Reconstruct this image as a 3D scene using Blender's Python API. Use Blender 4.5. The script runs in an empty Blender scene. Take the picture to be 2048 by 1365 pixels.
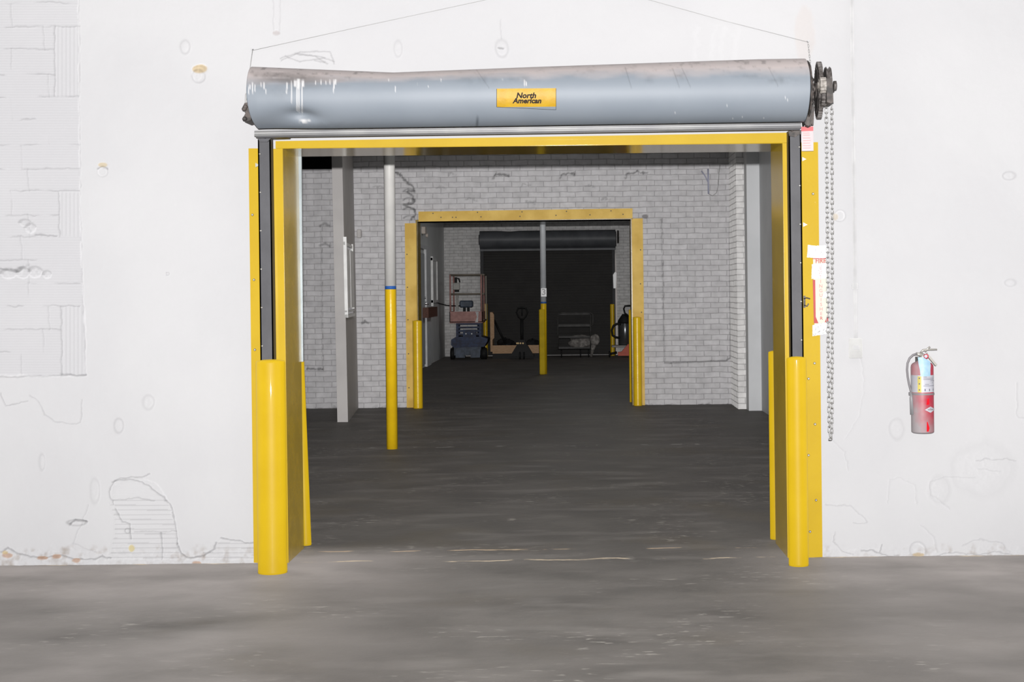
import bpy, math, random
import numpy as np
from mathutils import Vector, Matrix, Euler
random.seed(4)
RNG = np.random.default_rng(4)

# ------------------------------------------------------------------ camera, flash, exposure
F, VPX, VPY, H, ROLL = 3000.0, 1140.0, 588.0, 1.57, math.radians(0.6)
sc = bpy.context.scene
cam = bpy.data.cameras.new('camera')
cam.sensor_width = 36.0
cam.lens = F / 2048 * 36.0
cam.shift_x = -(VPX - 1024) / 2048
cam.shift_y = -(682.5 - VPY) / 2048
cam.clip_end = 100
cam_ob = bpy.data.objects.new('camera', cam)
sc.collection.objects.link(cam_ob)
cam_ob.matrix_world = Matrix.Translation((0, 0, H)) @ Matrix.Rotation(math.radians(90), 4, 'X') @ Matrix.Rotation(-ROLL, 4, 'Z')
sc.camera = cam_ob
world = bpy.data.worlds.new('world'); sc.world = world
world.use_nodes = True
world.node_tree.nodes['Background'].inputs[0].default_value = (0.8, 0.85, 1, 1)
world.node_tree.nodes['Background'].inputs[1].default_value = 0.02
sc.view_settings.view_transform = 'Standard'
sc.view_settings.look = 'None'
sc.view_settings.gamma = 1
sc.view_settings.use_curve_mapping = False
sc.view_settings.exposure = 0.0
# the camera's flash gun, just above the lens
fl = bpy.data.lights.new('camera_flash', 'SPOT')
fl.energy = 9600
fl.color = (1.0, 0.985, 0.98)
fl.shadow_soft_size = 0.02
fl.spot_size = math.radians(62)
fl.spot_blend = 1.0
fl_ob = bpy.data.objects.new('camera_flash', fl)
sc.collection.objects.link(fl_ob)
fl_ob.location = (0.0, 0.0, H + 0.155)
fl_ob.rotation_euler = (math.radians(94), 0, 0)
fl_ob.scale = (3.2, 1, 1)
# unseen fill lights added to lift the shadows in the two rooms behind
for k, (lx, ly, lp_) in enumerate(((-0.5, 13.0, 26), (-0.5, 18.0, 26), (0.5, 27.0, 30), (0.5, 33.0, 30))):
    la = bpy.data.lights.new('shadow_fill', 'AREA'); la.shape = 'RECTANGLE'; la.size = 1.2; la.size_y = .3; la.energy = lp_
    lo_ = bpy.data.objects.new('shadow_fill', la); lo_.location = (lx, ly, 4.35); sc.collection.objects.link(lo_)

# ------------------------------------------------------------------ photo measurements -> metres
CR, SR = math.cos(ROLL), math.sin(ROLL)
D1, D1B = 8.85, 9.34
D2, D2B = 21.0, 21.45
D3 = 38.25
CEIL = 4.4
def W(px, py, Y):
    u, v = px - VPX, VPY - py
    return Vector(((u*CR + v*SR)*Y/F, Y, H + (-u*SR + v*CR)*Y/F))
def FL(px, py):
    u, v = px - VPX, VPY - py
    v0 = -u*SR + v*CR
    return W(px, py, -H*F/v0)
def proj(X, Y, Z):
    u0 = X*F/Y; v0 = (Z-H)*F/Y
    return VPX + u0*CR - v0*SR, VPY - (u0*SR + v0*CR)

# ------------------------------------------------------------------ mesh helpers
class MB:
    def __init__(s): s.v = []; s.f = []; s.sm = []
    def add(s, vs, fs, smooth=False):
        b = len(s.v); s.v += [tuple(q) for q in vs]
        for f in fs: s.f.append(tuple(i+b for i in f)); s.sm.append(smooth)
        return s
    def box(s, x0, x1, y0, y1, z0, z1, M=None):
        vs = [Vector((x, y, z)) for z in (z0, z1) for y in (y0, y1) for x in (x0, x1)]
        if M is not None: vs = [M @ q for q in vs]
        return s.add(vs, [(0,2,3,1),(4,5,7,6),(0,1,5,4),(2,6,7,3),(0,4,6,2),(1,3,7,5)])
    def bbox(s, x0, x1, y0, y1, z0, z1, b=0.006):
        """box with bevelled vertical and horizontal edges (chamfer b)"""
        cx, cy, cz = (x0+x1)/2, (y0+y1)/2, (z0+z1)/2
        hx, hy, hz = (x1-x0)/2, (y1-y0)/2, (z1-z0)/2
        b = min(b, hx*.9, hy*.9, hz*.9)
        rings = []
        def ring(ix, iy, z):
            o = []
            for sx, sy in ((-1,-1),(1,-1),(1,1),(-1,1)):
                p = [(sx*(ix-b), sy*iy), (sx*ix, sy*(iy-b))]
                if sx*sy < 0: pass
                o += p if sx*sy > 0 else p[::-1] if False else p
            # order by angle
            o.sort(key=lambda q: math.atan2(q[1]/iy, q[0]/ix))
            return [(cx+q[0], cy+q[1], z) for q in o]
        vs = ring(hx-b, hy-b, cz-hz) + ring(hx, hy, cz-hz+b) + ring(hx, hy, cz+hz-b) + ring(hx-b, hy-b, cz+hz)
        fs = [tuple(range(7, -1, -1)), tuple(range(24, 32))]
        for k in range(3):
            for i in range(8):
                j = (i+1) % 8
                fs.append((k*8+i, k*8+j, (k+1)*8+j, (k+1)*8+i))
        return s.add(vs, fs)
    def prism(s, pts, d):
        """closed outline pts (3-D) extruded by vector d"""
        n = len(pts); d = Vector(d)
        vs = [Vector(p) for p in pts] + [Vector(p)+d for p in pts]
        fs = [tuple(range(n)), tuple(range(2*n-1, n-1, -1))]
        for i in range(n):
            j = (i+1) % n; fs.append((i, i+n, j+n, j))
        return s.add(vs, fs)
    def tube(s, pts, r, n=10, caps=True, closed=False):
        pts = [Vector(p) for p in pts]; m = len(pts)
        rs = r if isinstance(r, (list, tuple)) else [r]*m
        vs = []; ref = None
        for i, p in enumerate(pts):
            a = pts[i-1] if (i > 0 or closed) else pts[i]
            b = pts[(i+1) % m] if (i < m-1 or closed) else pts[i]
            t = (b-a).normalized()
            if ref is None:
                ref = Vector((0,0,1)) if abs(t.z) < .9 else Vector((0,1,0))
            u = (ref - t*ref.dot(t)).normalized(); w = t.cross(u); ref = u
            for k in range(n):
                an = 2*math.pi*k/n
                vs.append(p + (u*math.cos(an) + w*math.sin(an))*rs[i])
        fs = []
        for i in range(m if closed else m-1):
            i2 = (i+1) % m
            for k in range(n):
                k2 = (k+1) % n
                fs.append((i*n+k, i*n+k2, i2*n+k2, i2*n+k))
        s.add(vs, fs, True)
        if caps and not closed:
            b = len(s.v) - len(vs)
            s.f.append(tuple(b+k for k in range(n))[::-1]); s.sm.append(False)
            s.f.append(tuple(b+(m-1)*n+k for k in range(n))); s.sm.append(False)
        return s
    def lathe(s, prof, c, axis='Z', n=32, M=None):
        """prof = [(radius, along)]"""
        vs = []
        for r, h in prof:
            for k in range(n):
                a = 2*math.pi*k/n; x, y = r*math.cos(a), r*math.sin(a)
                q = {'Z': Vector((x, y, h)), 'X': Vector((h, x, y)), 'Y': Vector((x, h, y))}[axis]
                if M is not None: q = M @ q
                vs.append(q + Vector(c))
        fs = []
        for i in range(len(prof)-1):
            for k in range(n):
                k2 = (k+1) % n
                f = (i*n+k, i*n+k2, (i+1)*n+k2, (i+1)*n+k)
                fs.append(f if axis != 'Y' else f[::-1])
        s.add(vs, fs, True)
        b = len(s.v) - len(vs)
        if prof[0][0] > 1e-5: s.f.append(tuple(b+k for k in range(n))[::-1]); s.sm.append(False)
        if prof[-1][0] > 1e-5: s.f.append(tuple(b+(len(prof)-1)*n+k for k in range(n))); s.sm.append(False)
        return s
    def pbox(s, px0, px1, py0, py1, Y0, Y1, b=0.0):
        """box whose front face (distance Y0) fills the given photo rectangle"""
        a = W(px0, (py0+py1)/2, Y0); c = W(px1, (py0+py1)/2, Y0)
        t = W((px0+px1)/2, py0, Y0); d = W((px0+px1)/2, py1, Y0)
        if b: return s.bbox(a.x, c.x, Y0, Y1, max(d.z, 0), t.z, b)
        return s.box(a.x, c.x, Y0, Y1, max(d.z, 0), t.z)
    def ppoly(s, pts, Y0, Y1):
        ps = [W(x, y, Y0) for x, y in pts]
        for p in ps: p.z = max(p.z, 0)
        return s.prism(ps, (0, Y1-Y0, 0))
    def ptube(s, pts, r, n=8):
        return s.tube([W(*p) for p in pts], r, n)

def mesh_of(name, mb, mat, off=(0,0,0)):
    me = bpy.data.meshes.new(name)
    o = Vector(off)
    me.from_pydata([tuple(Vector(v)-o) for v in mb.v], [], mb.f)
    me.polygons.foreach_set('use_smooth', mb.sm)
    me.materials.append(mat); me.update()
    import bmesh
    bm = bmesh.new(); bm.from_mesh(me)
    bmesh.ops.recalc_face_normals(bm, faces=bm.faces)
    bm.to_mesh(me); bm.free()
    return me
C = sc.collection.objects
def obj(name, mb, mat, parent=None, loc=None, label=None):
    if parent is not None: loc = Vector((0,0,0)); p = parent; off = Vector((0,0,0))
    if parent is not None:
        q = parent
        while q is not None: off = off + q.location; q = q.parent
        o = bpy.data.objects.new(name, mesh_of(name, mb, mat, off)); o.parent = parent
    else:
        off = Vector(loc) if loc is not None else Vector((0,0,0))
        o = bpy.data.objects.new(name, mesh_of(name, mb, mat, off)); o.location = off
    C.link(o)
    if label: o['label'] = label
    return o
def tag(o, label, cat, group=None, kind=None):
    o['label'] = label; o['category'] = cat
    if group: o['group'] = group
    if kind: o['kind'] = kind
    return o
def thing(name, label, cat, loc, group=None):
    o = bpy.data.objects.new(name, None); o.empty_display_size = .1
    o.location = loc; C.link(o)
    return tag(o, label, cat, group)
def struct(name, mb, mat, parent=None):
    o = obj(name, mb, mat, parent)
    if parent is None: o['kind'] = 'structure'
    return o
def text_mb(body, size, fn, bold=0.0, shear=0.0, spacing=1.0):
    """lettering as a mesh; fn maps flat (x, y) centred text coordinates to a 3-D point"""
    cu = bpy.data.curves.new('lettering', 'FONT'); cu.body = body; cu.size = size
    cu.align_x = 'CENTER'; cu.align_y = 'CENTER'; cu.offset = bold; cu.shear = shear
    cu.space_character = spacing; cu.resolution_u = 3
    t = bpy.data.objects.new('lettering', cu); C.link(t)
    dg = bpy.context.evaluated_depsgraph_get()
    me = bpy.data.meshes.new_from_object(t.evaluated_get(dg))
    mb = MB(); mb.add([fn(v.co.x, v.co.y) for v in me.vertices], [tuple(p.vertices) for p in me.polygons])
    bpy.data.objects.remove(t); bpy.data.curves.remove(cu); bpy.data.meshes.remove(me)
    return mb

# ------------------------------------------------------------------ materials
def s2l(c):
    return tuple(((x/255)/12.92 if x/255 <= .04045 else ((x/255+.055)/1.055)**2.4) for x in c)
def mat(name, col, rough=.5, metal=0., col2=None, scale=6., detail=5., lo=.4, hi=.6, bump=0., bscale=40., attr=False, coat=0., spec=.2, drough=0., stretch=(1,1,1), extra=None, emit=None):
    m = bpy.data.materials.new(name); m.use_nodes = True
    nt = m.node_tree; N = nt.nodes; L = nt.links
    b = N['Principled BSDF']
    b.inputs['Roughness'].default_value = rough; b.inputs['Metallic'].default_value = metal
    b.inputs['Diffuse Roughness'].default_value = drough
    b.inputs['Coat Weight'].default_value = coat; b.inputs['Specular IOR Level'].default_value = spec
    b.inputs['Base Color'].default_value = (*col, 1)
    tc = N.new('ShaderNodeTexCoord'); mp = N.new('ShaderNodeMapping')
    mp.inputs['Scale'].default_value = stretch
    L.new(tc.outputs['Object'], mp.inputs[0]); vec = mp.outputs[0]
    out = None
    if col2 is None:
        col2 = tuple(x*.86 for x in col)
    n = N.new('ShaderNodeTexNoise'); n.inputs['Scale'].default_value = scale; n.inputs['Detail'].default_value = detail
    L.new(vec, n.inputs[0])
    r = N.new('ShaderNodeMapRange'); r.inputs[1].default_value = lo; r.inputs[2].default_value = hi
    L.new(n.outputs[0], r.inputs[0])
    mx = N.new('ShaderNodeMix'); mx.data_type = 'RGBA'
    mx.inputs[6].default_value = (*col, 1); mx.inputs[7].default_value = (*col2, 1)
    L.new(r.outputs[0], mx.inputs[0]); out = mx.outputs[2]
    if attr:
        a = N.new('ShaderNodeAttribute'); a.attribute_name = 'tint'
        mm = N.new('ShaderNodeMix'); mm.data_type = 'RGBA'; mm.blend_type = 'MULTIPLY'; mm.inputs[0].default_value = 1
        L.new(out, mm.inputs[6]); L.new(a.outputs[0], mm.inputs[7]); out = mm.outputs[2]
    if extra: out = extra(nt, vec, out)
    L.new(out, b.inputs['Base Color'])
    if bump:
        n2 = N.new('ShaderNodeTexNoise'); n2.inputs['Scale'].default_value = bscale; n2.inputs['Detail'].default_value = 6
        L.new(vec, n2.inputs[0])
        bp = N.new('ShaderNodeBump'); bp.inputs['Strength'].default_value = bump; bp.inputs['Distance'].default_value = .01
        L.new(n2.outputs[0], bp.inputs['Height']); L.new(bp.outputs[0], b.inputs['Normal'])
    return m
def brick_mat(name, c1, c2, mortar, attr=False):
    m = bpy.data.materials.new(name); m.use_nodes = True
    nt = m.node_tree; N = nt.nodes; L = nt.links; b = N['Principled BSDF']; b.inputs['Roughness'].default_value = .6; b.inputs['Diffuse Roughness'].default_value = .8; b.inputs['Specular IOR Level'].default_value = .3
    tc = N.new('ShaderNodeTexCoord'); sp = N.new('ShaderNodeSeparateXYZ'); L.new(tc.outputs['Object'], sp.inputs[0])
    ad = N.new('ShaderNodeMath'); L.new(sp.outputs[0], ad.inputs[0]); L.new(sp.outputs[1], ad.inputs[1])
    cb = N.new('ShaderNodeCombineXYZ'); L.new(ad.outputs[0], cb.inputs[0]); L.new(sp.outputs[2], cb.inputs[1])
    nz = N.new('ShaderNodeTexNoise'); nz.inputs['Scale'].default_value = 3.5; nz.inputs['Detail'].default_value = 4
    L.new(cb.outputs[0], nz.inputs[0])
    sb = N.new('ShaderNodeVectorMath'); sb.operation = 'SUBTRACT'; sb.inputs[1].default_value = (.5,.5,.5); L.new(nz.outputs[1], sb.inputs[0])
    sl = N.new('ShaderNodeVectorMath'); sl.operation = 'SCALE'; sl.inputs[3].default_value = .032; L.new(sb.outputs[0], sl.inputs[0])
    av = N.new('ShaderNodeVectorMath'); L.new(cb.outputs[0], av.inputs[0]); L.new(sl.outputs[0], av.inputs[1])
    br = N.new('ShaderNodeTexBrick'); L.new(av.outputs[0], br.inputs[0])
    br.inputs['Color1'].default_value = (*c1, 1); br.inputs['Color2'].default_value = (*c2, 1); br.inputs['Mortar'].default_value = (*mortar, 1)  # joints darkened for dirt and for the shade in the recess
    br.inputs['Scale'].default_value = 1; br.inputs['Mortar Size'].default_value = .006; br.inputs['Mortar Smooth'].default_value = .6
    br.inputs['Brick Width'].default_value = .222; br.inputs['Row Height'].default_value = .075
    n2 = N.new('ShaderNodeTexNoise'); n2.inputs['Scale'].default_value = 9; n2.inputs['Detail'].default_value = 8; L.new(tc.outputs['Object'], n2.inputs[0])
    r = N.new('ShaderNodeMapRange'); r.inputs[1].default_value = .3; r.inputs[2].default_value = .75; r.inputs[3].default_value = 1.0; r.inputs[4].default_value = .78
    L.new(n2.outputs[0], r.inputs[0])
    mm = N.new('ShaderNodeMix'); mm.data_type = 'RGBA'; mm.blend_type = 'MULTIPLY'; mm.inputs[0].default_value = 1
    L.new(br.outputs[0], mm.inputs[6]); L.new(r.outputs[0], mm.inputs[7]); out = mm.outputs[2]
    if attr:
        a = N.new('ShaderNodeAttribute'); a.attribute_name = 'tint'
        m3 = N.new('ShaderNodeMix'); m3.data_type = 'RGBA'; m3.blend_type = 'MULTIPLY'; m3.inputs[0].default_value = 1
        L.new(out, m3.inputs[6]); L.new(a.outputs[0], m3.inputs[7]); out = m3.outputs[2]
    L.new(out, b.inputs['Base Color'])
    h = N.new('ShaderNodeMath'); h.operation = 'MULTIPLY_ADD'; h.inputs[1].default_value = -1.0
    L.new(br.outputs[1], h.inputs[0])
    n3 = N.new('ShaderNodeMath'); n3.operation = 'MULTIPLY'; n3.inputs[1].default_value = .5; L.new(n2.outputs[0], n3.inputs[0]); L.new(n3.outputs[0], h.inputs[2])
    bp = N.new('ShaderNodeBump'); bp.inputs['Strength'].default_value = .9; bp.inputs['Distance'].default_value = .012
    L.new(h.outputs[0], bp.inputs['Height']); L.new(bp.outputs[0], b.inputs['Normal'])
    return m

M = {}  # near paints darkened, far ones lightened, standing in for a gentler flash falloff
M['plaster'] = mat('white_painted_plaster', (0.318, 0.317, 0.322), .75, spec=.2, drough=1.0, col2=(0.306, 0.305, 0.311), scale=1.2, attr=True, bump=.12, bscale=22)
M['plain_white'] = mat('plain_white_paint', (.78,.78,.78), .6, bump=.1)
M['brick'] = brick_mat('painted_brick', (.68,.67,.68), (.62,.61,.62), (.45,.44,.45), True)
M['brick_far'] = brick_mat('painted_far_brick', (.86,.85,.84), (.78,.77,.76), (.55,.54,.535))  # brick lightened to make up for the flash falloff
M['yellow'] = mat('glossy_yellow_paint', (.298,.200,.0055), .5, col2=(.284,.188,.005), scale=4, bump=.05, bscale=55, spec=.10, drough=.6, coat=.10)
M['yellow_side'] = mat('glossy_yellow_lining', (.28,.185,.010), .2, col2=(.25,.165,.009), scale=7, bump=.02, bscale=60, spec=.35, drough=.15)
M['yellow_far'] = mat('dull_yellow_board', (.76,.51,.11), .5, col2=(.62,.39,.06), scale=3, bump=.1, bscale=15, spec=.25)  # paler mustard, lightened as well to offset flash falloff
M['yellow_mid'] = mat('lightened_yellow_paint', (.74,.48,.010), .3, col2=(.68,.43,.01), scale=6, bump=.12, bscale=45, spec=.35)  # same yellow as the near bollards, lightened to offset flash falloff
M['white_pipe'] = mat('white_pipe_paint', (.62,.61,.585), .4, col2=(.57,.56,.54), scale=5, bump=.05)
M['blue_band'] = mat('blue_tape', (.03,.12,.42), .5)
M['guide'] = mat('dark_steel_track', (.040,.040,.044), .5, .0, col2=(.026,.026,.029), scale=5, lo=.35, hi=.7, bump=.03)
M['black'] = mat('greasy_black_steel', (.022,.020,.019), .55, .0, col2=(.055,.046,.042), scale=28, bump=.12)
M['greasy_light'] = mat('grey_greasy_metal', (.20,.185,.17), .5, col2=(.10,.09,.08), scale=40, bump=.1)
M['gear'] = mat('worn_gear_steel', (.075,.068,.065), .5, .0, col2=(.03,.026,.024), scale=30, bump=.1)
M['hood'] = mat('grey_blue_painted_sheet', (.118,.133,.151), .55, col2=(.110,.125,.143), scale=2.5, attr=True, bump=.03, bscale=12, spec=.28)
M['hood_lip'] = mat('grey_hood_rail', (.19,.19,.188), .5, .0, col2=(.15,.15,.155), scale=4, spec=.3)
M['sticker'] = mat('yellow_sticker', (.26,.155,.005), .5, col2=(.24,.14,.005), scale=20, bump=.25, bscale=25, spec=.2)
M['ink'] = mat('black_ink', (.010,.008,.010), .7, spec=.08)
M['chain'] = mat('galvanised_chain', (.23,.23,.225), .4, .0, col2=(.13,.125,.12), scale=60, spec=.4)
M['zinc'] = mat('zinc_bolt', (0.216, 0.2106, 0.1944), .4, .7)
M['wire'] = mat('thin_steel_wire', (.23,.23,.225), .5, .0)
M['tag_white'] = mat('tag_card', (0.3024, 0.27, 0.2754), .6, col2=(0.297, 0.2538, 0.2592), scale=40)
M['tag_red'] = mat('tag_red', (0.3348, 0.0702, 0.0756), .5)
M['foil'] = mat('silver_foil_tape', (0.432, 0.432, 0.432), .30, .35, col2=(0.324, 0.324, 0.324), scale=40, bump=.5, bscale=60)
M['foil_grey'] = mat('dull_foil_tape', (0.2268, 0.2268, 0.2268), .35, .35, col2=(0.324, 0.324, 0.324), scale=50, bump=.5, bscale=60)
M['sign_face'] = mat('pale_sign_plastic', (0.3024, 0.297, 0.2376), .4, col2=(0.3024, 0.2943, 0.2484), scale=18)
M['sign_red'] = mat('sign_red', (0.2268, 0.0243, 0.0243), .4)
M['sign_pink'] = mat('faded_red_lettering', (0.3024, 0.1296, 0.1296), .4)
M['conduit'] = mat('white_conduit_paint', (.30,.30,.302), .6, spec=.2, drough=1.0)
M['switch'] = mat('white_switch_plate', (.30,.30,.295), .5, spec=.2, drough=1.0)
def floor_extra(nt, vec, out):
    N, L = nt.nodes, nt.links
    def noise(scale, detail, lo, hi, st=(1,1,1), loc=(0,0,0)):
        mp = N.new('ShaderNodeMapping'); mp.inputs['Scale'].default_value = st; mp.inputs['Location'].default_value = loc
        L.new(vec, mp.inputs[0])
        n = N.new('ShaderNodeTexNoise'); n.inputs['Scale'].default_value = scale; n.inputs['Detail'].default_value = detail
        L.new(mp.outputs[0], n.inputs[0])
        r = N.new('ShaderNodeMapRange'); r.inputs[1].default_value = lo; r.inputs[2].default_value = hi; L.new(n.outputs[0], r.inputs[0])
        return r.outputs[0]
    def mixc(fac, a, col, amt=1.0):
        m = N.new('ShaderNodeMath'); m.operation = 'MULTIPLY'; m.inputs[1].default_value = amt; L.new(fac, m.inputs[0])
        x = N.new('ShaderNodeMix'); x.data_type = 'RGBA'; L.new(m.outputs[0], x.inputs[0]); L.new(a, x.inputs[6]); x.inputs[7].default_value = (*col, 1)
        return x.outputs[2]
    def mul(a, b):
        m = N.new('ShaderNodeMath'); m.operation = 'MULTIPLY'; L.new(a, m.inputs[0]); L.new(b, m.inputs[1]); return m.outputs[0]
    sp = N.new('ShaderNodeSeparateXYZ'); L.new(vec, sp.inputs[0])
    def band(c, w, axis=1, wob=.03, soft=.4):
        n = N.new('ShaderNodeTexNoise'); n.inputs['Scale'].default_value = 3; n.inputs['Detail'].default_value = 6; L.new(vec, n.inputs[0])
        a = N.new('ShaderNodeMath'); a.operation = 'MULTIPLY_ADD'; a.inputs[1].default_value = wob*2; a.inputs[2].default_value = -wob - c
        L.new(n.outputs[0], a.inputs[0])
        b = N.new('ShaderNodeMath'); b.operation = 'ADD'; L.new(sp.outputs[axis], b.inputs[0]); L.new(a.outputs[0], b.inputs[1])
        d = N.new('ShaderNodeMath'); d.operation = 'ABSOLUTE'; L.new(b.outputs[0], d.inputs[0])
        r = N.new('ShaderNodeMapRange'); r.inputs[1].default_value = w*(1-soft); r.inputs[2].default_value = w; r.inputs[3].default_value = 1; r.inputs[4].default_value = 0
        L.new(d.outputs[0], r.inputs[0]); return r.outputs[0]
    out = mixc(noise(9, 10, .5, .72), out, (.036,.034,.032), .7)
    out = mixc(noise(2.2, 6, .52, .70, (.6,1.6,1)), out, (.085,.079,.074), .5)      # worn light patches
    out = mixc(noise(1.1, 5, .55, .68, (1,1,1), (4,2,0)), out, (.045,.038,.028), .35)     # oily stains
    out = mixc(mul(noise(30, 6, .60, .66, (.35,1,1), (7,3,0)), noise(1.3, 3, .50, .60, (1,1,1), (2,9,0))), out, (.20,.19,.17), .4)   # chips
    # pale margins either side of the darker middle of the near room
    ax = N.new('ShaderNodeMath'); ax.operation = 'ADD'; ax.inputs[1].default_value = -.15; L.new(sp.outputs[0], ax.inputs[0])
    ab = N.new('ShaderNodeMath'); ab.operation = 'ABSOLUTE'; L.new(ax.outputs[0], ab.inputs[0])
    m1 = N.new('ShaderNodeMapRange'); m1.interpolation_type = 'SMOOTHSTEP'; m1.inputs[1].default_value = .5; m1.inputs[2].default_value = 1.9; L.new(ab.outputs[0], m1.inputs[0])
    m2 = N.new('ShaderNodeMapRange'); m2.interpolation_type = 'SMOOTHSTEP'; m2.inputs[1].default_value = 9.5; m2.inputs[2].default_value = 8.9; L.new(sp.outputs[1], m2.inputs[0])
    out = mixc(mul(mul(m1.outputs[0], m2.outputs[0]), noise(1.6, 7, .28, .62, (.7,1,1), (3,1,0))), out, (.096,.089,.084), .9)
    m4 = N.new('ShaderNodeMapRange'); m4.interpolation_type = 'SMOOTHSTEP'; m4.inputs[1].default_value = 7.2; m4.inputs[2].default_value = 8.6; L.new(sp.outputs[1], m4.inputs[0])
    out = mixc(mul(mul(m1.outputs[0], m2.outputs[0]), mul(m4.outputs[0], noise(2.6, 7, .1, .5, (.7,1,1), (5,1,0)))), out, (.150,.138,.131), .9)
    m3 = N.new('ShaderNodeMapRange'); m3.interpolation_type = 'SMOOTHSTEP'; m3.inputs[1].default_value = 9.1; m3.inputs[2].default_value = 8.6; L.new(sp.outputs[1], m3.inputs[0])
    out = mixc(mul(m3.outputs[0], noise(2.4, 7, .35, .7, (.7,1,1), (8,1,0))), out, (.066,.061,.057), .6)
    # the worn joint where the doorway crosses the slab
    out = mixc(mul(band(8.86, .018, wob=.10), noise(4, 8, .48, .60, (1,.6,1))), out, (.26,.215,.155), .8)
    out = mixc(mul(band(9.22, .015, wob=.07), noise(5, 8, .50, .60, (1,.6,1), (3,0,0))), out, (.24,.18,.12), .75)
    out = mixc(mul(band(15.5, .08, wob=.15), noise(6, 8, .54, .60, (1,.3,1), (5,0,0))), out, (.16,.155,.148), .4)
    return out
M['floor'] = mat('worn_grey_concrete', (.048,.0445,.041), .6, drough=1.0, col2=(.036,.0335,.031), spec=.12, scale=1.6, detail=8, lo=.35, hi=.65, bump=.22, bscale=18, extra=floor_extra, stretch=(1,1,1))

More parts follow.
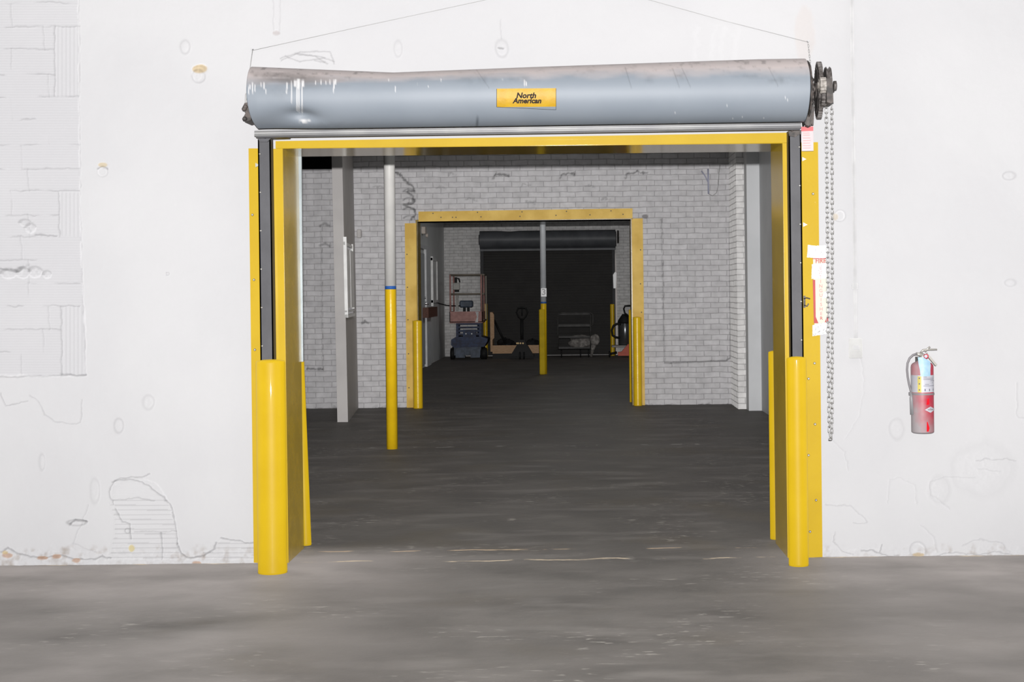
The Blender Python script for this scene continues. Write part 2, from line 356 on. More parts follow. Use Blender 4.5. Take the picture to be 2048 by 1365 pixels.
# ------------------------------------------------------------------ relief walls (a fine grid with real depth)
def lattice(nx, ny):
    return RNG.random((ny+2, nx+2))
def vnoise(x, y, scale, seed=0):
    r = np.random.default_rng(seed + 11); n = 97
    t = r.random((n, n)); u = x*scale; v = y*scale
    iu = np.floor(u).astype(int); iv = np.floor(v).astype(int); fu = u-iu; fv = v-iv
    fu = fu*fu*(3-2*fu); fv = fv*fv*(3-2*fv)
    g = lambda a, b: t[b % n, a % n]
    return (g(iu,iv)*(1-fu)+g(iu+1,iv)*fu)*(1-fv)+(g(iu,iv+1)*(1-fu)+g(iu+1,iv+1)*fu)*fv
def fbm(x, y, scale, seed=0, oc=4):
    o = 0; a = .5; tot = 0
    for k in range(oc):
        o = o + a*vnoise(x, y, scale*2**k, seed+k*7); tot += a; a *= .55
    return o/tot
class Relief:
    def __init__(s, x0, x1, z0, z1, Y, step):
        s.xs = np.arange(x0, x1+step/2, step); s.zs = np.arange(z0, z1+step/2, step); s.Y = Y
        s.X, s.Z = np.meshgrid(s.xs, s.zs)
        s.PX, s.PY = proj(s.X, Y, s.Z)
        s.h = np.zeros_like(s.X); s.c = np.ones(s.X.shape+(3,))
        s.n = fbm(s.X, s.Z, 14, 3)
    def win(s, pts, pad):
        """index window of the grid round the given photo points"""
        q = [W(x+dx, y+dy, s.Y) for x, y in pts for dx in (-pad, pad) for dy in (-pad, pad)]
        i0 = int(np.searchsorted(s.xs, min(p.x for p in q))); i1 = int(np.searchsorted(s.xs, max(p.x for p in q)))
        j0 = int(np.searchsorted(s.zs, min(p.z for p in q))); j1 = int(np.searchsorted(s.zs, max(p.z for p in q)))
        return (slice(j0, max(j1, j0+1)), slice(i0, max(i1, i0+1)))
    def line(s, pts, w=1.6, depth=.003, dark=.25, col=None, wob=3, broken=0.0):
        k = s.win(pts, wob+w*2+4); X, Z = s.X[k], s.Z[k]
        if X.size == 0: return
        x = s.PX[k] + (fbm(X, Z, 25, 5, 3)-.5)*wob*2; y = s.PY[k] + (fbm(X, Z, 25, 9, 3)-.5)*wob*2
        d = np.full(X.shape, 1e9)
        for (ax, ay), (bx, by) in zip(pts[:-1], pts[1:]):
            vx, vy = bx-ax, by-ay; L = vx*vx+vy*vy+1e-9
            t = np.clip(((x-ax)*vx+(y-ay)*vy)/L, 0, 1)
            d = np.minimum(d, np.hypot(x-ax-t*vx, y-ay-t*vy))
        m = np.clip(1.4-d/w, 0, 1)
        if broken: m = m*np.clip((vnoise(X, Z, 11, 21)-broken)*5, 0, 1)
        s.h[k] -= m*depth
        cc = np.array(col if col else (1-dark,)*3)
        s.c[k] *= 1-(m[...,None])*(1-cc)
    def region(s, poly, soft=3, wob=4):
        x = s.PX + (s.n-.5)*wob*3; y = s.PY + (s.n[::-1]-.5)*wob*3
        ins = np.zeros(s.X.shape, bool); n = len(poly)
        for i in range(n):
            ax, ay = poly[i]; bx, by = poly[(i+1) % n]
            if ay == by: continue
            c = ((ay > y) != (by > y)) & (x < (bx-ax)*(y-ay)/(by-ay)+ax); ins ^= c
        return ins.astype(float)
    def blob(s, cx, cy, rx, ry, h=.006, col=None, amt=1., rough=0.):
        k = s.win([(cx-rx, cy-ry), (cx+rx, cy+ry)], max(rx, ry)*.6+3)
        q = np.hypot((s.PX[k]-cx)/rx, (s.PY[k]-cy)/ry) + (s.n[k]-.5)*.5
        m = np.clip((1.1-q)*3, 0, 1); m = m*m*(3-2*m)
        s.h[k] += m*h + m*rough*(fbm(s.X[k], s.Z[k], 60, 33)-.5)
        if col is not None: s.c[k] = s.c[k]*(1-(m*amt)[...,None]) + np.array(col)*(m*amt)[...,None]
    def ring(s, cx, cy, rx, ry, w=.25, depth=.003, dark=.2, a0=-math.pi, a1=math.pi):
        k = s.win([(cx-rx, cy-ry), (cx+rx, cy+ry)], max(rx, ry)*.8+3)
        q = np.hypot((s.PX[k]-cx)/rx, (s.PY[k]-cy)/ry) + (s.n[k]-.5)*.35
        m = np.clip(1-np.abs(q-1)/w, 0, 1)
        an = np.arctan2(s.PY[k]-cy, s.PX[k]-cx); m = m*((an >= a0) & (an <= a1))
        s.h[k] -= m*depth; s.c[k] *= 1-(m*dark)[...,None]
    def build(s, name, material, hole, extra_boxes=None, mat_extra=None):
        ny, nx = s.X.shape
        co = np.stack([s.X, s.Y - s.h, s.Z], -1).reshape(-1, 3)
        i, j = np.meshgrid(np.arange(nx-1), np.arange(ny-1)); i = i.ravel(); j = j.ravel()
        cx = (s.xs[i]+s.xs[i+1])/2; cz = (s.zs[j]+s.zs[j+1])/2
        keep = np.ones(len(i), bool)
        if hole: keep = ~((cx > hole[0]) & (cx < hole[1]) & (cz > hole[2]) & (cz < hole[3]))
        i = i[keep]; j = j[keep]
        q = np.stack([j*nx+i, j*nx+i+1, (j+1)*nx+i+1, (j+1)*nx+i], -1)
        used = np.unique(q); remap = np.full(len(co), -1); remap[used] = np.arange(len(used))
        co = co[used]; q = remap[q]; tint = s.c.reshape(-1, 3)[used]
        ev = []; ef = []
        if extra_boxes:
            mb = MB()
            for b in extra_boxes: mb.box(*b)
            ev = np.array(mb.v); ef = np.array(mb.f) + len(co)
            co = np.concatenate([co, ev]); q = np.concatenate([q, ef]); tint = np.concatenate([tint, np.ones((len(ev), 3))])
        me = bpy.data.meshes.new(name)
        me.vertices.add(len(co)); me.vertices.foreach_set('co', co.astype(np.float32).ravel())
        me.loops.add(q.size); me.loops.foreach_set('vertex_index', q.astype(np.int32).ravel())
        me.polygons.add(len(q)); me.polygons.foreach_set('loop_start', np.arange(0, q.size, 4, dtype=np.int32))
        sm = np.ones(len(q), bool)
        if len(ev): sm[-len(ef):] = False
        me.polygons.foreach_set('use_smooth', sm)
        a = me.attributes.new('tint', 'FLOAT_COLOR', 'POINT')
        a.data.foreach_set('color', np.concatenate([tint, np.ones((len(tint), 1))], 1).astype(np.float32).ravel())
        me.materials.append(material); me.update(); me.validate()
        o = bpy.data.objects.new(name, me); C.link(o); o['kind'] = 'structure'
        return o

# ------------------------------------------------------------------ the setting
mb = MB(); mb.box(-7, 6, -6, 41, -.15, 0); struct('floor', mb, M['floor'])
mb = MB(); mb.box(-7, 6, -6, 41, CEIL, CEIL+.12); struct('ceiling', mb, M['plain_white'])

XL1, XR1 = W(561, 700, D1).x, W(1578, 700, D1).x
ZT1 = W(1065, 286, D1).z
# --- white wall with the doorway
R = Relief(-3.75, 3.0, 0, 3.5, D1, .005)
PX, PY = R.PX, R.PY
R.h += (fbm(R.X, R.Z, 2.2, 1)-.5)*.010 + (fbm(R.X, R.Z, 9, 2)-.5)*.003
# bare clay blocks at the left edge, set a little deeper than the plaster
edge = np.interp(PY, [-60, 0, 400, 560, 640, 752], [157, 157, 160, 165, 170, 172]) + (R.n-.5)*6
tile = np.clip((edge-PX)/2.5, 0, 1)*np.clip((753+(R.n-.5)*5-PY)/2.5, 0, 1)
R.h -= tile*.014
R.c *= 1-(tile*.035)[...,None]*np.array([1,1,.8])
ribs = .5+.5*np.cos(PY*2*math.pi/5.2)
endt = np.zeros_like(R.h)
for a, b, x in ((52, 193, 108), (385, 473, 118), (613, 751, 121)):
    endt = np.maximum(endt, ((PY > a) & (PY < b) & (PX > x)).astype(float))
R.h += tile*(1-endt)*ribs*.0018 + tile*endt*(.5+.5*np.cos(PX*2*math.pi/8))*.0035
R.c *= 1-(tile*(1-endt)*(1-ribs)*.05 + tile*endt*(.5-.5*np.cos(PX*2*math.pi/8))*.05)[...,None]
rows = [5, 52, 98, 149, 193, 240, 290, 337, 382, 430, 473, 521, 567, 613, 659, 704]
for k, y in enumerate(rows):
    x1 = 158
    for a, b, x in ((52, 193, 106), (385, 473, 116), (613, 751, 120)):
        if a+3 < y < b-3: x1 = x
    R.line([(-60, y+2), (x1*.5, y+random.uniform(-2, 1)), (x1, y)], 1.5, .004, .20, broken=.35)
    xj = random.choice([20, 40, 55, 85, 95])
    R.line([(xj, y), (xj+2, y+47)], 1.3, .003, .10, broken=.2)
for a, b, x in ((52, 193, 107), (385, 473, 117), (613, 751, 121)):
    R.line([(x, a), (x+1, b)], 1.4, .004, .20)
R.line([(157, -40), (160, 400), (165, 560), (171, 752)], 1.8, .003, .14, broken=.1)
R.line([(-60, 756), (172, 751)], 1.8, .004, .22)
R.line([(121, 749), (170, 751)], 2.2, .006, .25)
for cx, cy, rx, ry in ((48, 446, 11, 7), (59, 457, 11, 10), (15, 548, 16, 10), (42, 546, 14, 11), (68, 545, 14, 11), (92, 550, 9, 8)):
    R.blob(cx, cy, rx, ry, -.018, rough=.02); R.ring(cx, cy, rx, ry, .35, .003, .30, -math.pi, -.2)
R.line([(0, 536), (30, 540), (60, 534), (98, 542)], 3, .012, .35, broken=.35, wob=7)
R.line([(70, 470), (112, 472)], 2, .006, .3)
# foam-filled anchor holes
foam = (.80, .60, .28)
R.blob(397, 150, 12, 15, .012, rough=.01); R.blob(399, 138, 15, 9, .010, foam, .75, .02); R.ring(397, 153, 12, 12, .25, .003, .18)
R.blob(205, 343, 9, 9, .016); R.blob(205, 330, 10, 5, .004, (.95,.80,.52), .8); R.line([(196, 338), (205, 334), (214, 338)], 2, .004, .3)
R.ring(205, 343, 10, 10, .2, .002, .10)
R.blob(1680, 432, 10, 11, .010); R.ring(1680, 432, 12, 12, .2, .003, .14); R.blob(1670, 434, 6, 7, .004, (.95,.84,.66), .7)
# broken plaster by the foot of the wall
reg = R.region([(228, 968), (262, 958), (310, 965), (330, 990), (345, 1020), (352, 1070), (355, 1090), (360, 1120), (215, 1120), (232, 1060), (222, 1010)])
reg2 = R.region([(440, 1082), (470, 1080), (508, 1086), (508, 1120), (360, 1120), (430, 1100)])
for rg in (reg, reg2):
    rb = .5+.5*np.cos(PY*2*math.pi/9.5)
    R.h -= rg*.010; R.h += rg*rb*.003
    R.c *= 1-(rg*(rb < .12)*.16*(PY > 1000))[...,None]
R.line([(225, 1010), (218, 985), (224, 966), (240, 957), (285, 955), (300, 948)], 1.6, .006, .25)
R.line([(222, 965), (250, 960), (275, 963), (300, 975), (322, 992), (340, 1010), (350, 1050), (354, 1090)], 1.6, .008, .28)
R.line([(354, 1090), (362, 1108), (380, 1117), (405, 1113), (428, 1100), (432, 1085)], 2.0, .010, .34)
R.line([(440, 1077), (470, 1081), (490, 1086), (506, 1085)], 1.6, .006, .35)
R.line([(225, 1002), (270, 997), (308, 1003)], 1.3, .004, .22)
R.line([(322, 1065), (324, 1120)], 1.4, .005, .28); R.line([(270, 1064), (352, 1064)], 1.2, .003, .2)
R.line([(230, 1018), (245, 1045), (258, 1050), (262, 1080)], 1.8, .008, .25)
R.blob(263, 1098, 7, 8, .004, (.98,.85,.45), .9); R.ring(254, 1063, 5, 5, .4, .004, .3)
R.line([(0, 1105), (14, 1097), (35, 1108), (60, 1115), (90, 1118), (120, 1112), (150, 1118), (190, 1120), (205, 1112), (220, 1118)], 1.8, .008, .32)
R.line([(0, 788), (12, 812), (55, 803)], 1.3, .003, .22)
R.line([(62, 790), (78, 806), (90, 830), (108, 843), (130, 848), (162, 846), (165, 800)], 1.3, .003, .16)
R.line([(178, 1010), (146, 1088), (175, 1100), (196, 1105)], 1.2, .003, .12)
for x, y, rx, ry in ((14, 1112, 12, 6), (84, 1117, 11, 4), (112, 1114, 10, 5), (152, 1122, 9, 5), (392, 1127, 9, 4), (165, 1136, 20, 3)):
    R.blob(x, y, rx, ry, -.006, (.78,.50,.33), .75, .01)
R.blob(10, 1106, 7, 4, .002, (.9,.7,.35), .8)
for x, y, rx, ry, k in ((153, 1046, 18, 6, .30), (238, 853, 9, 14, .15), (297, 806, 11, 14, .10), (84, 925, 6, 17, .10), (190, 982, 9, 24, .08), (370, 95, 10, 14, .14), (335, 548, 3, 3, .4),
                      (796, 98, 8, 16, .10), (1003, 97, 13, 18, .12), (2018, 352, 12, 8, .16), (2020, 566, 11, 7, .12), (1793, 858, 14, 20, .08), (1878, 980, 20, 26, .05), (1960, 940, 60, 50, .03)):
    R.ring(x, y, rx, ry, .3, .004, k); R.blob(x, y, rx*.8, ry*.8, -.004, rough=.006)
R.line([(140, 1050), (150, 1041), (172, 1044)], 2.6, .012, .42)
R.line([(1001, 40), (1001, 78)], 1.4, .002, .12); R.line([(996, 95), (1006, 97)], 1.6, .003, .4)
# hand-drawn pencil scrawl and old paint scars over the hood
for pts in ([(560, 118), (585, 108), (640, 113), (668, 124)], [(562, 122), (600, 104), (660, 103), (668, 128)], [(570, 112), (600, 124), (650, 116)], [(590, 106), (630, 112), (655, 128)], [(628, 121), (650, 125)]):
    R.line(pts, 1.3, .001, .24, wob=2)
R.line([(547, -30), (547, 66), (560, 66), (560, -30)], 1.3, .002, .10)
R.blob(553, 66, 8, 5, .003, (.80,.74,.72), .7)
for x in (1395, 1428, 1448, 1475):
    R.line([(x, 55), (x-8, 118)], 5, -.001, -.02, wob=8)
R.blob(1610, 70, 22, 60, .001, (1.0,.94,.90), .6)
# cracks to the right
for pts, dk in (([(1662, 880), (1690, 905), (1696, 940)], .08), ([(1650, 1010), (1700, 1012), (1728, 1035), (1735, 1045), (1706, 1047)], .14), ([(1670, 1065), (1668, 1085), (1682, 1100), (1705, 1110)], .18),
                ([(1720, 1102), (1748, 1104), (1768, 1112), (1795, 1114)], .30), ([(1762, 1092), (1760, 1106)], .30), ([(1875, 1112), (1900, 1104), (1950, 1110), (1990, 1106), (2046, 1112)], .22),
                ([(1925, 1092), (1960, 1078), (2005, 1086), (2020, 1105)], .12), ([(1955, 920), (2030, 920)], .16), ([(1955, 938), (2000, 944)], .08), ([(1900, 1020), (1862, 990), (1860, 965), (1890, 955), (1950, 956)], .08),
                ([(1775, 1005), (1780, 960), (1800, 955), (1830, 970), (1835, 1010)], .06), ([(1840, 1050), (1870, 1080), (1874, 1105)], .08), ([(1715, 700), (1730, 760), (1720, 830), (1690, 880)], .05), ([(2034, 765), (2034, 832), (2048, 836)], .10)):
    R.line(pts, 1.4, .004, dk, wob=4)
R.blob(1836, 1100, 14, 13, .008); R.ring(1836, 1100, 15, 15, .25, .003, .15); R.blob(1836, 1110, 11, 4, .002, (.80,.62,.35), .8)
rough = np.clip((PY-1090-(R.n-.5)*26)/14, 0, 1)
R.h += rough*(fbm(R.X, R.Z, 30, 8)-.55)*.016
R.c *= 1-(rough*np.clip(fbm(R.X, R.Z, 22, 12)-.55, 0, 1)*1.1)[...,None]*np.array([.8,.95,1.1])
wf = R.build('wall_front', M['plaster'], (XL1, XR1, 0, ZT1), [
    (-7, -3.75, D1, D1B, 0, CEIL), (3.0, 6, D1, D1B, 0, CEIL), (-3.75, 3.0, D1, D1B, 3.5, CEIL),
    (-3.75, XL1, D1+.05, D1B, 0, 3.5), (XR1, 3.0, D1+.05, D1B, 0, 3.5), (XL1, XR1, D1+.05, D1B, ZT1, 3.5)])

# --- brick wall with the second doorway
XL2, XR2 = W(836, 640, D2).x, W(1264, 640, D2).x
ZT2 = W(1050, 441, D2).z
R = Relief(-4.3, 3.0, 0, 3.8, D2, .012)
R.h += (fbm(R.X, R.Z, 1.5, 4)-.5)*.02
zig = [(790, 345), (803, 352), (812, 365), (825, 372), (828, 382), (812, 384), (826, 392), (828, 405), (808, 410), (826, 418), (832, 428), (822, 440)]
R.line(zig, 2.0, .02, .6, wob=3)
for y in (384, 402, 421, 438):
    R.ring(818, y, 11, 6, .3, .012, .5, -math.pi, .2)
for x, y, w in ((1003, 352, 14), (1137, 350, 14), (1275, 348, 20)):
    R.line([(x-w, y), (x, y-4), (x+w, y-1)], 1.8, .02, .6, wob=4); R.line([(x-w, y), (x-w-4, y+8)], 1.5, .01, .4)
for x, y in ((756, 375), (1050, 372), (880, 375), (1060, 405), (1215, 398), (940, 400), (905, 350), (1180, 372)):
    R.line([(x-9, y), (x, y-2), (x+10, y+1)], 1.4, .008, .28, wob=6)
R.line([(725, 647), (730, 641), (737, 647)], 2.2, .012, .55)
R.line([(1323, 437), (1326, 600), (1330, 727)], 1.3, .008, .32)
R.line([(1330, 727), (1452, 722), (1461, 716), (1460, 430)], 1.5, .012, .5, wob=1)
R.line([(613, 739), (646, 738)], 1.8, .012, .6); R.line([(645, 738), (641, 450)], 1.3, .006, .22)
for y in (452, 492): R.line([(640, y), (650, y-5), (659, y+2)], 2.4, .01, .4)
R.line([(560, 817), (1500, 811)], 2.5, .012, .25, wob=6, broken=.3)
R.blob(1290, 433, 7, 4, -.03, (.25,.24,.24), .7)
zl = W(735, 333, D2).z
ld = ((PX := R.PX) < 760)*np.clip(((338+(R.n-.5)*9)-R.PY)/3, 0, 1)*(R.PX > 712)
wm = R.build('wall_middle', M['brick'], (XL2, XR2, 0, ZT2), [
    (-7, -4.3, D2, D2B, 0, CEIL), (3.0, 6, D2, D2B, 0, CEIL), (-4.3, 3.0, D2, D2B, 3.8, CEIL),
    (-4.3, XL2, D2+.05, D2B, 0, 3.8), (XR2, 3.0, D2+.05, D2B, 0, 3.8), (XL2, XR2, D2+.05, D2B, ZT2, 3.8)])
# brick pier and smooth chase in the right corner of the middle room
mb = MB(); mb.box(W(1475.6, 700, 20.09).x, W(1494, 700, 20.09).x, 20.09, D2, 0, CEIL); struct('trim_1', mb, M['brick_far'])
M['grey_wall'] = mat('smooth_grey_wall_paint', (.58,.59,.60), .5, col2=(.54,.55,.56), scale=2)
mb = MB(); mb.box(W(1496.5, 700, 19.8).x, 2.56, 19.8, D2, 0, CEIL); struct('trim_2', mb, M['grey_wall'])
mb = MB(); mb.box(2.515, 2.75, D1B, 19.8, 0, CEIL); struct('wall_right', mb, M['grey_wall'])
mb = MB(); mb.box(-7.1, -7, -6, 41, 0, CEIL); struct('wall_left', mb, M['plain_white'])
mb = MB(); mb.box(6, 6.1, -6, 41, 0, CEIL); struct('wall_right', mb, M['plain_white'])
mb = MB(); mb.box(-7, 6, -6.1, -6, 0, CEIL); struct('wall_rear', mb, M['plain_white'])
# flat black board over the dark area high on the brick, left of the partition
M['black_band'] = mat('flat_black_board', (.012,.012,.014), .7)
mb = MB(); mb.box(-4.6, W(664, 330, D2).x, D2-.02, D2+.02, W(630, 338.5, D2).z, 4.0); struct('trim_3', mb, M['black_band'])
# stud partition with its end towards the camera
M['partition'] = mat('partition_grey_paint', (.50,.48,.465), .5, col2=(.46,.44,.43), scale=3)
M['partition_side'] = M['partition']
def quadprism(a, b, c, d, ztop, lean=0.0):
    """vertical prism over floor points a,b,c,d, its top shifted by lean in x"""
    m = MB(); base = [Vector((p[0], p[1], 0)) for p in (a, b, c, d)]
    top = [Vector((p[0]+lean, p[1], ztop)) for p in (a, b, c, d)]
    m.add(base+top, [(3,2,1,0),(4,5,6,7),(0,1,5,4),(1,2,6,5),(2,3,7,6),(3,0,4,7)]); return m
pa = FL(674.5, 845); pb = FL(696.3, 844.4); Yp = (pa.y+pb.y)/2
pc = W(717, 819, D2)
qp = quadprism((pa.x, Yp), (pb.x, Yp), (pc.x, D2-.002), (pc.x-.137, D2-.002), CEIL, -.05)
struct('wall_partition', qp, M['partition'])
# --- the far room
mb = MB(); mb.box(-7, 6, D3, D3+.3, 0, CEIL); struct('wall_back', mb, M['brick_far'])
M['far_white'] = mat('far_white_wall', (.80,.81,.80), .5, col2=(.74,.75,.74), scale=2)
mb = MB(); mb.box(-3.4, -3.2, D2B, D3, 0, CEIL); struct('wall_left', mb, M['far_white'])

# ------------------------------------------------------------------ yellow steel frame of the first doorway
z297 = lambda px, py, Y=D1: W(px, py, Y).z
yf = thing('door_frame', 'large glossy yellow steel frame lining the near doorway in the white wall', 'door frame', (W(1070, 1120, D1).x, D1, 0))
PF = D1-.014     # front of the plates
mb = MB(); mb.ppoly([(497, 297), (515.5, 297), (525, 1128), (507.5, 1126)], PF, D1+.004)
lp = obj('outer_plate', mb, M['yellow'], yf)
mb = MB(); mb.ppoly([(541, 298), (564.6, 297), (576.4, 1124.5), (553, 1126)], PF, D1+.004)
obj('inner_plate', mb, M['yellow'], yf)
mb = MB(); mb.ppoly([(1565.5, 286.5), (1577, 286), (1588, 1118), (1576, 1118.6)], PF, D1+.004)
obj('inner_plate', mb, M['yellow'], yf)
mb = MB(); mb.ppoly([(1603, 285), (1636, 284.5), (1645, 1115), (1612, 1118)], PF, D1+.004)
rp = obj('outer_plate', mb, M['yellow'], yf)
mb = MB(); mb.ppoly([(551, 282.5), (1573, 265.5), (1575.5, 285.5), (564, 296.6), (551, 296.8)], PF-.004, D1+.004)
obj('header_plate', mb, M['yellow'], yf)
# linings of the reveal
bl = W(576.4, 1124.5, PF); tl = W(564.6, 297, PF); br_ = W(1576, 1118.6, PF); tr = W(1565.5, 286.5, PF)
zt = (tl.z+tr.z)/2
def lining(xb, xt, ztop, sgn):
    m = MB(); w = .012*sgn
    vs = []
    for (x, z) in ((xb, 0), (xt, ztop)):
        for dx in (0, w):
            for y in (PF+.008, D1B+.015): vs.append((x-dx+.0012*sgn, y, z))
    m.add(vs, [(0,1,5,4),(2,6,7,3),(0,4,6,2),(1,3,7,5),(0,2,3,1),(4,5,7,6)]); return m
obj('jamb_lining', lining(bl.x, tl.x, tl.z, 1), M['yellow_side'], yf)
obj('jamb_lining', lining(br_.x, tr.x, tr.z, -1), M['yellow_side'], yf)
mb = MB(); mb.prism([(tl.x-.012, PF+.008, tl.z-.001), (tr.x+.012, PF+.008, tr.z-.001), (tr.x+.012, PF+.008, tr.z+.014), (tl.x-.012, PF+.008, tl.z+.014)], (0, D1B+.007-PF, 0))
obj('header_lining', mb, mat('polished_yellow_lining', (.26,.17,.01), .10, col2=(.24,.155,.009), scale=7, spec=.5), yf)
# grey flashing on the far side of the left jamb
mb = MB(); mb.ppoly([(596, 313), (603, 313), (606.5, 724), (600, 724)], D1B+.016, D1B+.03)
obj('rear_angle', mb, mat('grey_steel_angle', (.16,.18,.185), .4, .2), yf, label='narrow grey steel angle behind the left jamb')
for x, y in ((1626, 388), (1629, 727), (1630, 849), (1632, 1001), (1617, 758), (1617, 911), (1620, 1064), (505, 430), (508, 560), (510, 700), (1553, 1000)):
    if x == 1553: continue
    p = W(x, y, PF); mb = MB(); mb.lathe([(.0075, 0), (.0075, -.004), (.004, -.007)], p, 'Y', 10); obj('bolt', mb, M['zinc'], yf)
for x, y in ((513, 331), (1605, 319), (1607, 450)):
    p = W(x, y, PF); mb = MB()
    mb.prism([(p.x-.004, PF, p.z+.014), (p.x+.022, PF, p.z), (p.x-.004, PF, p.z-.012)], (0, -.012, 0)); obj('clip', mb, M['zinc'], yf)

# ------------------------------------------------------------------ roll-up door over the first doorway
rd = thing('roll_up_door', 'dented grey-blue coiled steel door over the near doorway', 'roll-up door', (W(1060, 250, D1).x, D1, W(1060, 250, D1).z))
for pts, lab in (([(515.5, 274), (541, 274), (553, 1127), (526, 1128)], None), ([(1577, 262), (1602, 260), (1612, 1118), (1587, 1118)], None)):
    g = MB(); Yf = D1-.095
    xs = [W(x, y, Yf) for x, y in pts]
    for p in xs: p.z = max(0, p.z)
    g.prism(xs, (0, .012, 0))                                  # front flange
    a, b, c, d = xs
    e = Vector((.008, 0, 0))
    inner = (a, d) if pts[0][0] < 1000 else (b, c)
    sg = 1 if pts[0][0] < 1000 else -1
    for (t0, t1, s_) in (((a, d, 1)), ((b, c, -1))):
        g.prism([t0, t0+e*s_, t1+e*s_, t1], (0, .08, 0))       # webs back to the wall plate
    tg = obj('guide_track', g, M['guide'], rd)
    for k in range(6):
        bb = MB()
        q = a.lerp(d, .04+k*.09) if sg > 0 else b.lerp(c, .04+k*.09)
        bb.lathe([(.006, 0), (.006, -.004), (.003, -.006)], q+Vector((.012*sg, 0, 0)), 'Y', 8)
        obj('rivet', bb, M['zinc'], tg)
# hood sheet
HY, HR = D1-.205, .183
NT = 46
hx0, hx1 = W(506, 190, HY).x, W(1611, 180, HY).x
def hood_c(px): return np.interp(px, [500, 1607], [197.5, 181.5])
def hood_pt(x, t, off=0.0):
    """t 0..1 from the wall over the top and the front down to the rail"""
    px = x*F/HY + VPX
    zc = W(px, hood_c(px), HY).z
    th = math.radians(118 - t*(118+86))
    R_ = HR+off
    dent = .047*np.interp(px, [505, 793, 1080, 1520], [0, 1, .55, 0])
    up = max(0, math.sin(th))**1.2
    y = HY - R_*math.cos(th)*1.0; z = zc + R_*math.sin(th)
    z -= dent*up
    lx = (px-600)/55; lt = (t-.80)/.09
    cr = .020*math.exp(-lx*lx-lt*lt) + .030*math.exp(-((px-612-(t-.75)*120)/26)**2-((t-.78)/.055)**2) + .026*math.exp(-((px-545)/60)**2-((t-.93)/.12)**2)
    y += cr; z += cr*.4
    le = max(0, (530-px)/30)
    y += le*.02*max(0, t-.45)
    z += le*.006*max(0, t-.7)
    return y, z
NX = 720
xs = np.linspace(hx0, hx1, NX); verts = []
for i, x in enumerate(xs):
    for k in range(NT+1):
        t = k/NT
        y, z = hood_pt(x, t)
        xx = x
        f = i/(NX-1)
        if f < .02:   # the left end is crushed inwards towards the rail
            xx = x + (1-f/.02)*(.055*max(0, t-.55)**1.3*1.5 + .010*max(0, .35-t))
        if f > .985:
            xx = x - (1-(1-f)/.015)*(.030*max(0, t-.6) + .03*max(0, .45-t))
        verts.append((xx, y, z))
V = np.array(verts); q = []
for i in range(NX-1):
    for k in range(NT):
        q.append((i*(NT+1)+k, i*(NT+1)+k+1, (i+1)*(NT+1)+k+1, (i+1)*(NT+1)+k))
me = bpy.data.meshes.new('hood')
me.from_pydata([tuple(Vector(v)-rd.location) for v in V], [], q)
me.polygons.foreach_set('use_smooth', [True]*len(q))
hpx, hpy = proj(V[:,0], V[:,1], V[:,2])
tt = np.tile(np.arange(NT+1)/NT, NX)
nn = fbm(V[:,0], V[:,1]*3+V[:,2]*3, 6, 2); n5 = fbm(V[:,0], V[:,2]*2, 34, 7)
dust = np.clip((np.interp(hpx, [500, 800, 1600], [.53, .46, .50]) + (nn-.5)*.10 - tt)*8, 0, 1)
col = np.ones((len(V), 3))
dcol = np.array([2.05, 1.62, 1.38])
col = col*(1-dust[:,None]) + dcol*dust[:,None]
grime = np.clip((n5-.60)*6, 0, 1)*np.clip((.48-tt)*6, 0, 1)*np.interp(hpx, [500, 700, 800, 1280, 1600], [1, 1, .2, .4, 1])
col *= 1-.45*grime[:,None]
smoke = np.exp(-((hpx-575)/95)**2-((hpy-160)/16)**2)*np.clip((nn-.3)*3, 0, 1); col *= 1-.55*smoke[:,None]
for bx, by, bw, bh, ba in ((524, 150, 16, 6, .45), (553, 148, 14, 6, .5), (575, 154, 12, 6, .35), (600, 150, 12, 5, .3), (1560, 160, 30, 8, .25), (1495, 153, 26, 4, .2), (1360, 152, 14, 8, .25), (1300, 158, 12, 7, .2), (960, 160, 40, 8, .15), (1040, 158, 30, 6, .15), (560, 185, 26, 14, .12), (660, 250, 60, 6, .12)):
    m = np.exp(-((hpx-bx)/bw)**2-((hpy-by)/bh)**2)*np.clip((n5-.25)*2.5, 0, 1); col *= 1-ba*m[:,None]
for bx, bt in ((1255, .3), (1370, .45), (1350, .35), (960, .7), (1545, .5)):
    m = np.clip(1-np.abs(hpx-bx-(hpy-150)*bt)/1.6, 0, 1)*((hpy > 135) & (hpy < 175)); col *= 1-.3*m[:,None]
low = np.clip((tt-.72)*3, 0, 1)*np.clip((nn-.35)*3, 0, 1)*.0; 
def drip(x, y0, y1, w):
    m = np.clip(1.2-np.abs(hpx-x)/(w*.8), 0, 1)*np.clip((hpy-y0)/2+.5, 0, 1)*np.clip((y1-hpy)/2+.5, 0, 1); return m
white = np.zeros(len(V))
for x, y0, y1, w in ((583, 163, 205, 1.4), (594, 160, 222, 1.8), (598, 160, 224, 1.6), (604, 160, 227, 1.6), (590, 160, 174, 3.5), (597, 158, 176, 5), (606, 160, 173, 3.5), (574, 165, 180, 1.8), (573, 180, 186, 1.5),
                     (631, 162, 169, 1.2), (642, 160, 170, 1.6), (652, 161, 170, 1.3), (660, 160, 170, 1.4), (668, 160, 176, 2), (671, 159, 168, 2.4), (667, 175, 184, 1.4),
                     (500, 168, 180, 1.8), (505, 166, 186, 1.8), (510, 168, 184, 1.4), (497, 172, 190, 1.2), (522, 165, 174, 1.3), (528, 166, 177, 1.8), (532, 178, 186, 1.3),
                     (777, 157, 163, 1.2), (791, 173, 183, 1.1), (882, 158, 162, 1.2), (1049, 160, 173, 1.4), (1053, 163, 172, 1.2), (835, 167, 169, 1), (857, 171, 174, 1), (1005, 157, 160, 1)):
    white = np.maximum(white, drip(x, y0, y1, w))
